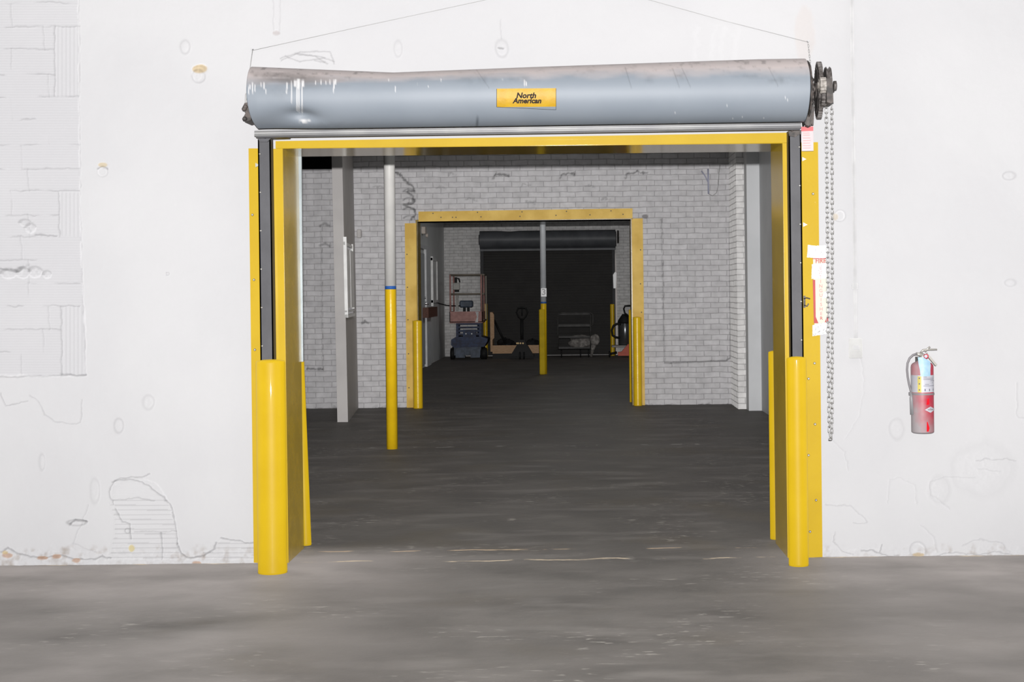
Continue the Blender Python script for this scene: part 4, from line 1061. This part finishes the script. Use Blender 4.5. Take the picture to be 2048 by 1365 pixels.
# flat yellow guard post in front of it
mb = MB(); a = W(1079, 700, Yc-r-.06); b = W(1090.5, 700, Yc-r-.06)
mb.bbox(a.x, b.x, Yc-r-.13, Yc-r-.015, 0, W(1084, 619, Yc-r-.08).z, .012)
tag(obj('guard_post', mb, mat('olive_yellow_paint', (.55,.38,.006), .6, spec=.15), None, loc=((a.x+b.x)/2, Yc-r-.07, 0)), 'square yellow guard post against the numbered pipe column', 'post')

# ------------------------------------------------------------------ frame of the second doorway
f2 = thing('door_frame', 'pale yellow bolted plate frame around the far doorway in the brick wall', 'door frame', (W(1050, 812, D2).x, D2, 0))
P2 = D2-.02
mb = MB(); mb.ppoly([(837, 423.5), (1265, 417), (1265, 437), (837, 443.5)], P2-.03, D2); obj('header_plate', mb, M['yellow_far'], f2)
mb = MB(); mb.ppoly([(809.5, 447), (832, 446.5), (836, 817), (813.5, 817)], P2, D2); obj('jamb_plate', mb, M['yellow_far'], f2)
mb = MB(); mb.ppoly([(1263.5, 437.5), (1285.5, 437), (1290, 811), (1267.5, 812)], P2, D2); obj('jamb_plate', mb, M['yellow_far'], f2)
M['yellow_dark'] = M['yellow_mid']
def lin2(xb, xt, ztop, sgn):
    m = MB(); w = .02*sgn; vs = []
    for (x, z) in ((xb, 0), (xt, ztop)):
        for dx in (0, w):
            for y in (P2+.012, D2B+.01): vs.append((x-dx+.002*sgn, y, z))
    m.add(vs, [(0,1,5,4),(2,6,7,3),(0,4,6,2),(1,3,7,5),(0,2,3,1),(4,5,7,6)]); return m
obj('jamb_lining', lin2(XL2, XL2, ZT2, 1), M['yellow_side'], f2)
obj('jamb_lining', lin2(XR2, XR2, ZT2, -1), M['yellow_side'], f2)
mb = MB(); mb.box(XL2-.02, XR2+.02, P2, D2B+.01, ZT2, ZT2+.02); obj('header_lining', mb, M['yellow_side'], f2)
M['bolt_dark'] = mat('dark_bolt', (.12,.10,.07), .5)
for x, y in ((866, 427), (955, 425), (1044, 424), (1133, 423), (1222, 422), (882, 435), (905, 435), (912, 435), (962, 434), (1040, 433), (1112, 431), (1180, 430), (1246, 429)):
    mb = MB(); mb.lathe([(.009, 0), (.009, -.008)], W(x, y, P2-.03), 'Y', 8); obj('bolt', mb, M['bolt_dark'], f2)
for x, y in ((814, 509), (815, 575), (816, 640), (817, 708), (818, 776), (1281, 500), (1281, 568), (1283, 625)):
    mb = MB(); mb.lathe([(.009, 0), (.009, -.008)], W(x, y, P2), 'Y', 8); obj('bolt', mb, M['bolt_dark'], f2)

# ------------------------------------------------------------------ partition window and small fixings of the middle room
dirv = (Vector((pc.x, D2, 0)) - Vector((pb.x, Yp, 0))); Lp = dirv.length; dirv.normalize()
nrm = Vector((dirv.y, -dirv.x, 0))
def on_part(s_, z, off=0.0):
    base = Vector((pb.x, Yp, 0)) + dirv*s_; return base + nrm*off + Vector((-.05*z/CEIL, 0, z))
def part_s(px, py):
    best = min(np.linspace(0, Lp, 400), key=lambda q_: abs(proj(*on_part(q_, 1.6))[0]-px)); return float(best)
s0 = part_s(689, 560); s1 = part_s(705.5, 560)
y0_ = on_part(s0, 0).y; zt_ = W(689, 474, y0_).z; zb_ = W(691, 636, y0_).z
def pslab(sa, sb_, za, zb, o0, o1):
    m = MB(); vs = [on_part(s, z, o) for o in (o0, o1) for (s, z) in ((sa, za), (sb_, za), (sb_, zb), (sa, zb))]
    m.add(vs, [(0,1,2,3),(7,6,5,4),(0,4,5,1),(1,5,6,2),(2,6,7,3),(3,7,4,0)]); return m
M['win_white'] = mat('white_window_frame', (.86,.86,.84), .35)
M['glass_dark'] = mat('dim_window_glass', (.20,.21,.22), .08)
fw = pslab(s0, s0+.05, zb_, zt_, -.01, .03)
for m_ in (pslab(s1-.04, s1, zb_+.1, zt_-.04, -.01, .02), pslab(s0, s1, zt_-.10, zt_-.06, -.01, .012), pslab(s0, s1, zb_, zb_+.04, -.01, .027), pslab(s0, s1, zb_+.07, zb_+.09, -.01, .02)): fw.add(m_.v, m_.f)
w = struct('window_1', fw, M['win_white'])
gl = pslab(s0+.05, s1-.04, zb_+.04, zt_-.1, .001, .004); obj('window_pane', gl, M['glass_dark'], w)
mid = (s0+s1)/2
for a, b in ((s0+.10, mid-.03), (mid+.05, s1-.05)):
    obj('window_sash', pslab(a, b, zb_+.12, zt_-.14, .0, .022), M['win_white'], w)
mb = MB(); mb.pbox(713.5, 722, 459, 476, D2-.07, D2, .008)
tag(obj('junction_box', mb, M['partition'], None, loc=W(718, 476, D2)), 'small pale electrical box on the brick wall beside the partition', 'electrical box')
# loose cable on the brick wall
hcb = thing('loose_cable', 'loose grey-blue cable stub hooked on the brick wall near the right pier', 'cable', W(1417, 390, D2))
M['bluegrey'] = mat('blue_grey_cable', (.35,.36,.46), .5)
mb = MB(); mb.ptube([(1416, 338, D2-.02), (1416.5, 360, D2-.03), (1417, 388, D2-.02)], .011, 8); mb.ptube([(1403, 342, D2-.03), (1410, 352, D2-.03), (1416, 364, D2-.03)], .008, 8); obj('cable_stub', mb, M['bluegrey'], hcb)
mb = MB(); mb.ptube([(1440, 330, D2-.01), (1438, 345, D2-.02), (1437, 370, D2-.02), (1433, 386, D2-.02), (1425, 392, D2-.02), (1417, 388, D2-.02)], .004, 6); obj('cable_loop', mb, M['wire'], hcb)

# ------------------------------------------------------------------ far shutter
sh = thing('roll_up_shutter', 'closed dark roll-up shutter with its drum hood on the back wall', 'roll-up door', (W(1096, 714, D3).x, D3, 0))
M['shutter'] = mat('dark_shutter_slats', (.055,.053,.05), .6, 0, col2=(.048,.046,.044), spec=.2, scale=3)
M['far_hood'] = mat('dark_grey_hood', (.105,.11,.12), .45, col2=(.08,.085,.092), spec=.3, scale=3)
XA, XB = W(964, 600, D3-.1).x, W(1229, 600, D3-.1).x; ZH = W(1096, 493, D3-.2).z
mb = MB(); n = 0; z = 0.02; pts = []
while z < ZH+.05:
    pts += [(D3-.10, z), (D3-.10, z+.012), (D3-.128, z+.024), (D3-.132, z+.046), (D3-.104, z+.062)]; z += .068
vs = [(XA, y, z_) for y, z_ in pts] + [(XB, y, z_) for y, z_ in pts]; k = len(pts)
mb.add(vs, [(i, i+1, k+i+1, k+i) for i in range(k-1)]); obj('curtain', mb, M['shutter'], sh)
hc_ = W(1096, 478.5, D3-.28); rr = 17.5*(D3-.28)/F
mb = MB(); xa, xb = W(959.5, 480, D3-.3).x, W(1231, 480, D3-.3).x
prof = [(D3-.02, hc_.z+rr*.95)] + [(hc_.y-rr*math.cos(a), hc_.z+rr*math.sin(a)) for a in np.linspace(math.radians(100), math.radians(-80), 20)] + [(hc_.y, hc_.z-rr-.05), (hc_.y+.02, hc_.z-rr-.05)]
nseg = 40; vs = []
for i in range(nseg+1):
    f = i/nseg; x = xa+(xb-xa)*f
    for (y, z_) in prof:
        dz = .02*math.exp(-((f-.22)/.05)**2)*(1 if z_ > hc_.z+.1 else 0)
        vs.append((x, y, z_-dz))
k = len(prof)
mb.add(vs, [(i*k+j, i*k+j+1, (i+1)*k+j+1, (i+1)*k+j) for i in range(nseg) for j in range(k-1)], True)
mb.add([(xa, y, z_) for y, z_ in prof], [tuple(range(k))]); mb.add([(xb, y, z_) for y, z_ in prof], [tuple(range(k))[::-1]])
obj('hood', mb, M['far_hood'], sh)
mb = MB(); zl_ = hc_.z-rr-.05; mb.box(xa, xb, hc_.y-.03, hc_.y+.01, zl_-.02, zl_+.03); obj('hood_rail', mb, M['far_hood'], sh)
M['rust'] = mat('rusty_track', (.20,.10,.08), .6)
mb = MB(); mb.box(XA-.03, XA+.05, D3-.16, D3, 0, ZH); obj('guide_track', mb, M['guide'], sh)
mb = MB(); mb.box(XB-.05, XB+.02, D3-.16, D3, 0, ZH); obj('guide_track', mb, M['guide'], sh)
mb = MB(); mb.ppoly([(1228.5, 520), (1231, 500), (1234, 560), (1235, 712), (1229.5, 712)], D3-.06, D3-.02); obj('edge_plate', mb, mat('pale_metal_edge', (.75,.68,.64), .3), sh)
mb = MB(); mb.ppoly([(1226, 550), (1230, 544), (1233, 546), (1232, 577), (1227, 577)], D3-.18, D3-.162); obj('reflector', mb, mat('white_reflective_strip', (.95,.95,.95), .2), sh, label='white reflective strip')
mb = MB(); mb.lathe([(.16, -.02), (.17, 0), (.16, .02)], W(1236, 474, D3-.28), 'X', 24); mb.lathe([(.19, -.01), (.19, .01)], W(1231.5, 478, D3-.28), 'X', 24); obj('gear_wheel', mb, M['black'], sh)
mb = MB(); mb.lathe([(.13, -.01), (.13, .01)], W(958.5, 480, D3-.28), 'X', 24); obj('end_plate', mb, M['black'], sh)

# ------------------------------------------------------------------ left wall of the far room: door, window, fixings
XW = -3.2
def lw(px, py):
    """point on that wall seen at px, py"""
    u, v = px-VPX, VPY-py; u0 = u*CR+v*SR; Y = XW*F/u0; return W(px, py, Y)
def wbox(px0, px1, py0, py1, off0, off1, m=None):
    a = lw(px0, py0); b = lw(px1, py1); zt = a.z; zb = max(0, lw(px0, py1).z)
    m = m or MB(); return m.box(XW+off0, XW+off1, a.y, b.y, zb, zt)
M['door_grey'] = mat('grey_door_paint', (.60,.62,.64), .4)
M['trim_grey'] = mat('pale_door_trim', (.78,.79,.80), .4)
dr = struct('door_1', wbox(835, 848, 505, 735, 0, .035), M['door_grey'])
yD = lw(857, 600)
mb = MB(); a = lw(849, 600).y; b = lw(857, 600).y; ztr = lw(850, 500).z
mb.box(XW, XW+.05, a, b, 0, ztr); mb.box(XW, XW+.05, lw(836, 600).y-.3, b, ztr, ztr+.08)
struct('trim_4', mb, M['trim_grey'])
mb = MB(); p = lw(846, 607); mb.lathe([(.03, 0), (.035, .03), (.02, .05), (.034, .07), (.028, .09)], (XW+.035, p.y, p.z), 'X', 16); mb.lathe([(.024, 0), (.024, .03)], (XW+.035, p.y, p.z+.12), 'X', 14); obj('door_handle', mb, mat('polished_knob', (.8,.8,.82), .15, .9), dr, label='shiny round door knob and lock')
mb = MB(); p0 = lw(842, 615); p1 = lw(861, 633); mb.box(XW+.03, XW+.16, p0.y, p1.y, p1.z, lw(861, 614).z)
tag(obj('wooden_bar', mb, mat('brown_stained_wood', (.16,.065,.04), .5, col2=(.10,.04,.025), scale=9, stretch=(6,1,6)), None, loc=(XW+.1, (p0.y+p1.y)/2, p1.z)), 'short brown wooden bar across the door edge in the far room', 'wooden bar')
wf_ = MB(); a = lw(862, 560).y; b = lw(872, 560).y; zt_ = lw(862, 516).z; zb_ = lw(862, 606).z
wf_.box(XW, XW+.05, a, a+.10, zb_-.08, zt_+.03); wf_.box(XW, XW+.04, b-.05, b, zb_, zt_); wf_.box(XW, XW+.04, a, b, zt_-.06, zt_); wf_.box(XW, XW+.044, a, b, zb_, zb_+.06)
w = struct('window_2', wf_, M['win_white'])
mb = MB(); mb.box(XW+.005, XW+.02, a+.1, b-.05, zb_+.06, zt_-.06); obj('window_pane', mb, mat('frosted_pale_pane', (.75,.76,.74), .3), w)
mb = MB(); p = lw(843, 453); q_ = lw(848, 470); mb.bbox(XW, XW+.08, p.y, p.y+.35, q_.z, p.z, .01)
mb.lathe([(.035, 0), (.045, .05)], (XW+.08, p.y+.1, q_.z-.03), 'X', 12)
tag(obj('emergency_light', mb, mat('cream_lamp_housing', (.75,.66,.58), .4), None, loc=(XW, p.y+.17, q_.z)), 'small cream emergency lamp box high on the far left wall', 'lamp')
# cable from the window to the lift
mb = MB(); a = lw(870, 604); mb.tube([a+Vector((.02,0,0)), W(880, 608, 36.9), W(893, 611, 36.6), W(905, 612, 36.45), W(921, 612, 36.42)], .012, 8)
tag(obj('power_cable', mb, M['ink'], None, loc=a), 'dark cable sagging from the far window sill to the lift platform', 'cable')

# ------------------------------------------------------------------ scissor lift
M['lift_red'] = mat('faded_red_platform', (.50,.27,.24), .5, col2=(.40,.21,.19), scale=10)
M['lift_blue'] = mat('dark_blue_lift_paint', (.035,.055,.12), .5, col2=(.025,.03,.06), spec=.25, scale=12)
M['lift_grey'] = mat('grey_blue_lift_paint', (.10,.125,.17), .5, col2=(.06,.075,.10), spec=.25, scale=8)
M['rubber'] = mat('black_rubber', (.015,.015,.015), .6, spec=.2)
M['rail'] = mat('dull_rail_paint', (.25,.22,.18), .45)
YL = 36.3
sl_ = thing('scissor_lift', 'compact blue scissor lift with faded red platform, parked before the back wall', 'scissor lift', (W(936, 719, YL).x, YL+.5, 0))
mb = MB(); mb.ppoly([(912, 697), (928, 697), (930, 716), (911, 716)], YL, YL+.25); mb.ppoly([(942, 699), (960, 699), (960, 715.5), (941, 716)], YL, YL+.25)
mb.pbox(908, 962, 694, 711, YL+.06, YL+1.15); obj('chassis', mb, M['lift_grey'], sl_)
mb = MB(); mb.ppoly([(902, 680), (912, 674), (963, 674), (975, 678), (974, 684), (968, 694), (908, 696), (902, 690)], YL+.02, YL+1.2)
for y in (681, 686, 691): mb.pbox(906, 970, y, y+1.4, YL, YL+.03)
obj('base_cover', mb, M['lift_blue'], sl_)
for x0, x1, ya in ((900, 909, .05), (960.5, 974, .0), (903, 911, .85), (961, 971, .85)):
    a = W(x0, 708, YL+ya); b = W(x1, 708, YL+ya); r_ = .14
    mb = MB(); mb.lathe([(r_*.7, 0), (r_, .01), (r_, (b.x-a.x)-.01), (r_*.7, b.x-a.x)], (a.x, YL+ya+r_, r_), 'X', 24); wh = obj('wheel', mb, M['rubber'], sl_)
    mb = MB(); mb.lathe([(r_*.5, -.005), (r_*.5, (b.x-a.x)+.005)], (a.x, YL+ya+r_, r_), 'X', 16); obj('hub', mb, M['lift_grey'], wh)
for k in range(4):
    mb = MB(); y0 = 646.5+k*7
    for s in (0, 1):
        Ya = YL+.10+s*.55
        mb.pbox(914+k*.5, 962-k*.5, y0, y0+3.4, Ya, Ya+.05)
        mb.pbox(912, 917, y0, y0+6.6, Ya-.02, Ya+.07); mb.pbox(958, 963, y0, y0+6.6, Ya-.02, Ya+.07)
    a = W(916, y0+3, YL+.1); b = W(916, y0+5, YL+.9); 
    for x in (918, 957):
        mb.tube([W(x, y0+1, YL+.15), W(x, y0+6, YL+.75)], .03, 8)
    obj('scissor_arm', mb, M['lift_blue'], sl_)
mb = MB(); mb.pbox(926, 952, 660, 676, YL+.06, YL+.3); obj('hydraulic_pack', mb, M['lift_blue'], sl_)
M['lens'] = mat('bright_lens', (.9,.9,.9), .15)
for x in (932, 943.5):
    mb = MB(); mb.lathe([(.016, 0), (.016, -.02)], W(x, 668, YL+.06), 'Y', 10); obj('indicator', mb, M['lens'], sl_)
mb = MB(); YPf = YL-.02; mb.pbox(899, 965, 643.5, 646.5, YPf, YL+1.15); obj('platform_deck', mb, M['lift_red'], sl_)
mb = MB(); mb.pbox(899, 965, 623.5, 645, YPf, YPf+.02); mb.pbox(899, 900.5, 623.5, 645, YPf, YL+1.15); mb.pbox(963.5, 965, 623.5, 645, YPf, YL+1.15); mb.pbox(899, 965, 623.5, 645, YL+1.13, YL+1.15); obj('toe_board', mb, M['lift_red'], sl_)
mb = MB(); mb.ppoly([(951, 624), (957, 624), (956, 645), (950, 645), (954, 634)], YPf-.003, YPf+.003); obj('paint_mark', mb, M['foil_grey'], sl_)
for x in (901, 963):
    for Yq in (YPf+.03, YL+1.1):
        p0 = W(x, 624, Yq); p0.x = W(x, 624, YPf+.03).x; p0.z = W(x, 624, YPf).z; p1 = p0.copy(); p1.z = W(x, 549, YPf).z
        mb = MB(); mb.tube([p0, p1], .022, 10); obj('post', mb, M['lift_red'], sl_)
mb = MB(); mb.pbox(971, 973.5, 552, 640, YL+.6, YL+.64); mb.tube([W(963, 640, YPf+.3), W(972, 640, YL+.6)], .02, 8); obj('post', mb, M['rail'], sl_)
for y in (550, 588.5):
    mb = MB(); zz = W(930, y, YPf).z; xa_, xb_ = W(900, y, YPf).x, W(966, y, YPf).x
    for Yq in (YPf+.03, YL+1.1): mb.tube([(xa_, Yq, zz), (xb_, Yq, zz)], .022, 8)
    for xx in (xa_, xb_): mb.tube([(xx, YPf+.03, zz), (xx, YL+1.1, zz)], .022, 8)
    obj('guard_rail', mb, M['rail'], sl_)
# controls box on its tube
mb = MB(); mb.pbox(906, 919, 566, 580, YPf+.02, YPf+.16, .01); cb_ = obj('control_box', mb, mat('cream_control_box', (.42,.41,.38), .4), sl_)
mb = MB(); mb.ptube([(911, 566, YPf+.08), (912, 556, YPf+.08), (918, 558, YPf+.08), (919.5, 565, YPf+.08)], .018, 8); mb.pbox(909, 914, 555, 566, YPf+.05, YPf+.1); obj('joystick', mb, M['rubber'], cb_)
mb = MB(); mb.pbox(909, 918, 580, 584, YPf+.05, YPf+.12); obj('clamp', mb, M['rubber'], cb_)
mb = MB(); mb.pbox(911.5, 916.5, 588, 622, YPf+.06, YPf+.11); obj('control_post', mb, mat('grey_tube', (.35,.34,.32), .4), sl_)
# tool drum standing on the platform
dm = thing('motor_drum', 'grey-blue motor on black feet standing on the lift platform', 'motor', W(931, 643.4, YL+.3))
mb = MB(); mb.pbox(918.5, 945, 601.5, 615.5, YL+.15, YL+.5, .03); obj('housing', mb, M['lift_grey'], dm)
zb_ = W(931, 643.4, YL-.02).z
for x in (926, 934):
    mb = MB(); a = W(x, 615, YL+.2); b = W(x+4, 615, YL+.2); mb.box(a.x, b.x, YL+.2, YL+.45, zb_, a.z+.01); obj('foot', mb, M['rubber'], dm)

# ------------------------------------------------------------------ pallet jack, crate boards, bags
M['jack_black'] = mat('black_jack_paint', (.012,.012,.012), .5, spec=.15)
YJ = 36.25
pj = thing('pallet_jack', 'black pallet jack with upright loop handle standing before the shutter', 'pallet jack', (W(1044, 715, YJ).x, YJ, 0))
mb = MB(); mb.ptube([(1044, 690, YJ), (1043.5, 638, YJ)], .04, 10); obj('drawbar', mb, M['jack_black'], pj)
mb = MB(); mb.tube([W(x, y, YJ) for x, y in ((1044, 641), (1037, 634), (1033, 625), (1036, 617), (1044, 615.5), (1052, 617), (1055, 625), (1051, 634))], .02, 8, closed=True)
mb.ptube([(1044, 616, YJ), (1044, 632, YJ)], .014, 8); obj('loop_handle', mb, M['jack_black'], pj)
mb = MB(); mb.ppoly([(1034, 690), (1054, 690), (1068, 713), (1020, 713)], YJ-.02, YJ+.25); mb.ppoly([(1038, 680), (1050, 680), (1054, 692), (1034, 692)], YJ-.05, YJ+.2); obj('body', mb, M['jack_black'], pj)
mb = MB()
for x in (1034, 1036.5, 1041, 1046): mb.lathe([(.02, 0), (.02, -.02)], W(x, 687, YJ-.05), 'Y', 8)
obj('pump_fitting', mb, mat('brass_fitting', (.35,.25,.12), .4, .4), pj)
for x in (1040, 1048):
    mb = MB(); mb.lathe([(.06, -.02), (.09, -.015), (.09, .015), (.06, .02)], (W(x, 712, YJ-.1).x, YJ-.1, .09), 'X', 20); obj('wheel', mb, M['rubber'], pj)
for x in (1026, 1062):
    a = W(x, 713, YJ+.2).x
    mb = MB(); mb.box(a-.08, a+.08, YJ+.2, YJ+1.15, .05, .11); mb.lathe([(.04, -.05), (.04, .05)], (a, YJ+1.05, .04), 'X', 12); obj('fork', mb, M['jack_black'], pj)
M['wood'] = mat('raw_pine', (.55,.36,.22), .6, col2=(.44,.27,.15), scale=12, stretch=(1,1,6))
pt = thing('wooden_crate_base', 'raw pine crate base with one tall upright end, behind the pallet jack', 'crate', (W(1030, 712, 37.0).x, 37.0, 0))
YQ = 36.75
mb = MB(); a, b = W(985, 700, YQ), W(1078, 700, YQ); zt_ = W(1030, 691, YQ).z; zb_ = W(1030, 704, YQ).z
mb.box(a.x, b.x, YQ, YQ+.04, zb_, zt_); obj('front_board', mb, M['wood'], pt)
mb = MB(); mb.box(a.x, b.x, YQ, YQ+.8, zb_-.04, zb_); obj('deck', mb, M['wood'], pt)
mb = MB()
for yy in (YQ, YQ+.7): mb.box(a.x, b.x, yy, yy+.09, 0, zb_-.04)
obj('skid', mb, M['jack_black'], pt)
mb = MB(); mb.ppoly([(980, 625), (984.5, 625), (985, 704), (981, 704)], YQ-.02, YQ+.75); mb.ppoly([(984.5, 625), (988, 630), (988.5, 676), (985, 680)], YQ, YQ+.05); obj('upright_end', mb, M['wood'], pt)
mb = MB(); mb.ptube([(988, 640, YQ+.1), (1012, 690, YQ+.1)], .03, 6); obj('brace', mb, M['jack_black'], pt)
# dark bags on the crate
M['bag'] = mat('shiny_black_plastic', (.025,.025,.026), .12, bump=1.0, bscale=9)
def lump(c, rx, ry, rz, seed, amp=.18):
    m = MB(); r = random.Random(seed); ph = [(r.uniform(0, 6), r.uniform(2, 5), r.uniform(2, 6)) for _ in range(5)]; n1, n2 = 28, 18; vs = []
    for j in range(n2+1):
        t = math.pi*j/n2
        for i in range(n1):
            a = 2*math.pi*i/n1; k = 1+amp*sum(math.sin(p+q1*a+q2*t) for p, q1, q2 in [(x, round(y), z) for x, y, z in ph])/2.2
            vs.append((c[0]+rx*k*math.sin(t)*math.cos(a), c[1]+ry*k*math.sin(t)*math.sin(a), c[2]+rz*(k*math.cos(t) if t < math.pi*.6 else max(-.85, k*math.cos(t)))))
    m.add(vs, [(j*n1+i, j*n1+(i+1) % n1, (j+1)*n1+(i+1) % n1, (j+1)*n1+i) for j in range(n2) for i in range(n1)], True); return m
for x, y, rx, rz, sd, lb in ((1012, 680, .22, .16, 1, 'left dark plastic-wrapped bundle on the crate base'), (1064, 680, .20, .15, 2, 'right dark plastic-wrapped bundle on the crate base')):
    p = W(x, y, YQ+.35); z0 = zb_+rz*.85
    o = obj('plastic_bundle', lump((p.x, YQ+.38, z0), rx, .3, rz, sd), M['bag'], None, loc=(p.x, YQ+.38, zb_)); tag(o, lb, 'bundle')

# ------------------------------------------------------------------ shelf cart with rags
M['cart'] = mat('dull_grey_cart', (.065,.062,.06), .5, .0, col2=(.045,.043,.04), spec=.25, scale=10)
YT = 36.9
ct = thing('shelf_cart', 'grey three-shelf utility cart in front of the shutter', 'cart', (W(1148, 713, YT).x, YT+.25, 0))
xa, xb = W(1116, 670, YT).x, W(1181, 670, YT).x
for y, h_ in ((650, 5), (673, 4.5), (695, 4)):
    zt_ = W(1148, y, YT).z; zb_ = W(1148, y+h_, YT).z
    mb = MB(); mb.box(xa, xb, YT, YT+.5, zb_, zb_+.012); mb.box(xa, xb, YT, YT+.012, zb_, zt_); mb.box(xa, xb, YT+.488, YT+.5, zb_, zt_); mb.box(xa, xa+.012, YT, YT+.5, zb_, zt_); mb.box(xb-.012, xb, YT, YT+.5, zb_, zt_); obj('shelf', mb, M['cart'], ct)
ztop = W(1148, 626, YT).z; zbt = W(1148, 699, YT).z
for xx, yy in ((xa, YT), (xb, YT), (xa, YT+.5), (xb, YT+.5)):
    mb = MB(); mb.tube([(xx, yy, zbt), (xx, yy, ztop)], .016, 8); obj('post', mb, M['cart'], ct)
mb = MB(); xh = W(1186, 640, YT).x
mb.tube([(xa, YT, ztop-.03), (xa+.1, YT, ztop), (xb, YT, ztop), (xh, YT, ztop-.05), (xh, YT, ztop-.3), (xb, YT, ztop-.33)], .016, 8)
mb.tube([(xa, YT+.5, ztop-.03), (xa+.1, YT+.5, ztop), (xb, YT+.5, ztop)], .016, 8); mb.box(xa, xb, YT, YT+.014, ztop-.05, ztop); obj('handle', mb, M['cart'], ct)
for xx in (xa+.08, xb-.25, xb-.05):
    mb = MB(); mb.lathe([(.05, -.015), (.065, -.01), (.065, .01), (.05, .015)], (xx, YT+.06, .065), 'X', 18); mb.tube([(xx, YT+.06, .065), (xx, YT+.06, zbt)], .02, 6); obj('caster', mb, M['rubber'], ct)
M['rag'] = mat('pale_cloth', (.30,.28,.26), .8, col2=(.16,.15,.14), scale=14, bump=.8, bscale=20)
p = W(1166, 690, YT+.15); zs_ = W(1148, 695+4, YT).z+.012
o = obj('cloth_pile', lump((p.x-.02, YT+.2, zs_+.15), .33, .15, .17, 5, .14), M['rag'], None, loc=(p.x, YT+.2, zs_)); tag(o, 'pale crumpled cloths on the bottom shelf of the cart', 'cloth')
mb = lump((W(1190, 680, YT-.05).x, YT-.02, W(1190, 681, YT).z), .12, .09, .14, 8, .16)
mb.tube([W(1188, 690, YT-.03), W(1185, 700, YT-.03), W(1182.5, 714, YT-.03)], [.07, .045, .03], 10)
o = obj('hanging_cloth', mb, M['rag'], None, loc=W(1190, 682, YT)); tag(o, 'pale cloth bundle hanging off the right side of the cart', 'cloth')

# ------------------------------------------------------------------ vacuum on a red pallet truck
M['red'] = mat('red_truck_paint', (.62,.10,.05), .4)
YV = 36.5
rt = thing('red_pallet_truck', 'low red pallet truck under the vacuum, right of the shutter', 'pallet truck', (W(1262, 713, YV).x, YV+.2, 0))
mb = MB(); mb.ppoly([(1236, 705), (1243, 704), (1256, 689), (1275, 689), (1275, 712), (1236, 712)], YV, YV+.14); obj('body', mb, M['red'], rt)
mb = MB(); mb.pbox(1224, 1275, 691.5, 695, YV+.16, YV+.7); obj('fork', mb, mat('pale_fork_top', (.32,.30,.28), .5), rt)
mb = MB(); mb.lathe([(.05, -.02), (.08, -.015), (.08, .015), (.05, .02)], (W(1219, 705, YV+.3).x, YV+.3, .08), 'X', 18); mb.tube([(W(1219, 705, YV+.3).x, YV+.3, .08), (W(1234, 705, YV+.3).x, YV+.3, .12)], .03, 8); obj('wheel', mb, M['rubber'], rt)
zv = W(1250, 691.5, YV+.16).z
vc = thing('shop_vacuum', 'dark drum vacuum with black hose loop and silver highlight, on the red truck', 'vacuum', (W(1251, 690, YV+.35).x, YV+.38, zv))
vx = W(1251, 690, YV+.2).x; r_ = .17
zt_ = W(1251, 645, YV+.2).z
mb = MB(); mb.lathe([(r_*.9, 0), (r_, .02), (r_, zt_-zv-.02), (r_*.95, zt_-zv)], (vx, YV+.38, zv), 'Z', 32); obj('tank', mb, mat('polished_dark_steel', (.16,.165,.17), .22, .7), vc, label='dark polished steel tank')
mb = MB(); mb.lathe([(r_*1.04, -.03), (r_*1.05, .03), (r_*.8, .10), (r_*.55, .16), (r_*.4, .2)], (vx, YV+.38, zt_), 'Z', 28); obj('motor_head', mb, M['rubber'], vc)
mb = MB(); mb.tube([W(x, y, YV+.2) for x, y in ((1255, 632), (1249.5, 626), (1247.5, 618), (1250, 612.5), (1258, 612), (1268, 612))], .022, 8); obj('handle', mb, M['rubber'], vc)
mb = MB(); mb.tube([W(x, y, YV+.12) for x, y in ((1242, 649), (1234, 648), (1227, 652), (1223.5, 661), (1225, 671), (1231, 675), (1240, 676))], .028, 10); obj('hose', mb, M['rubber'], vc)
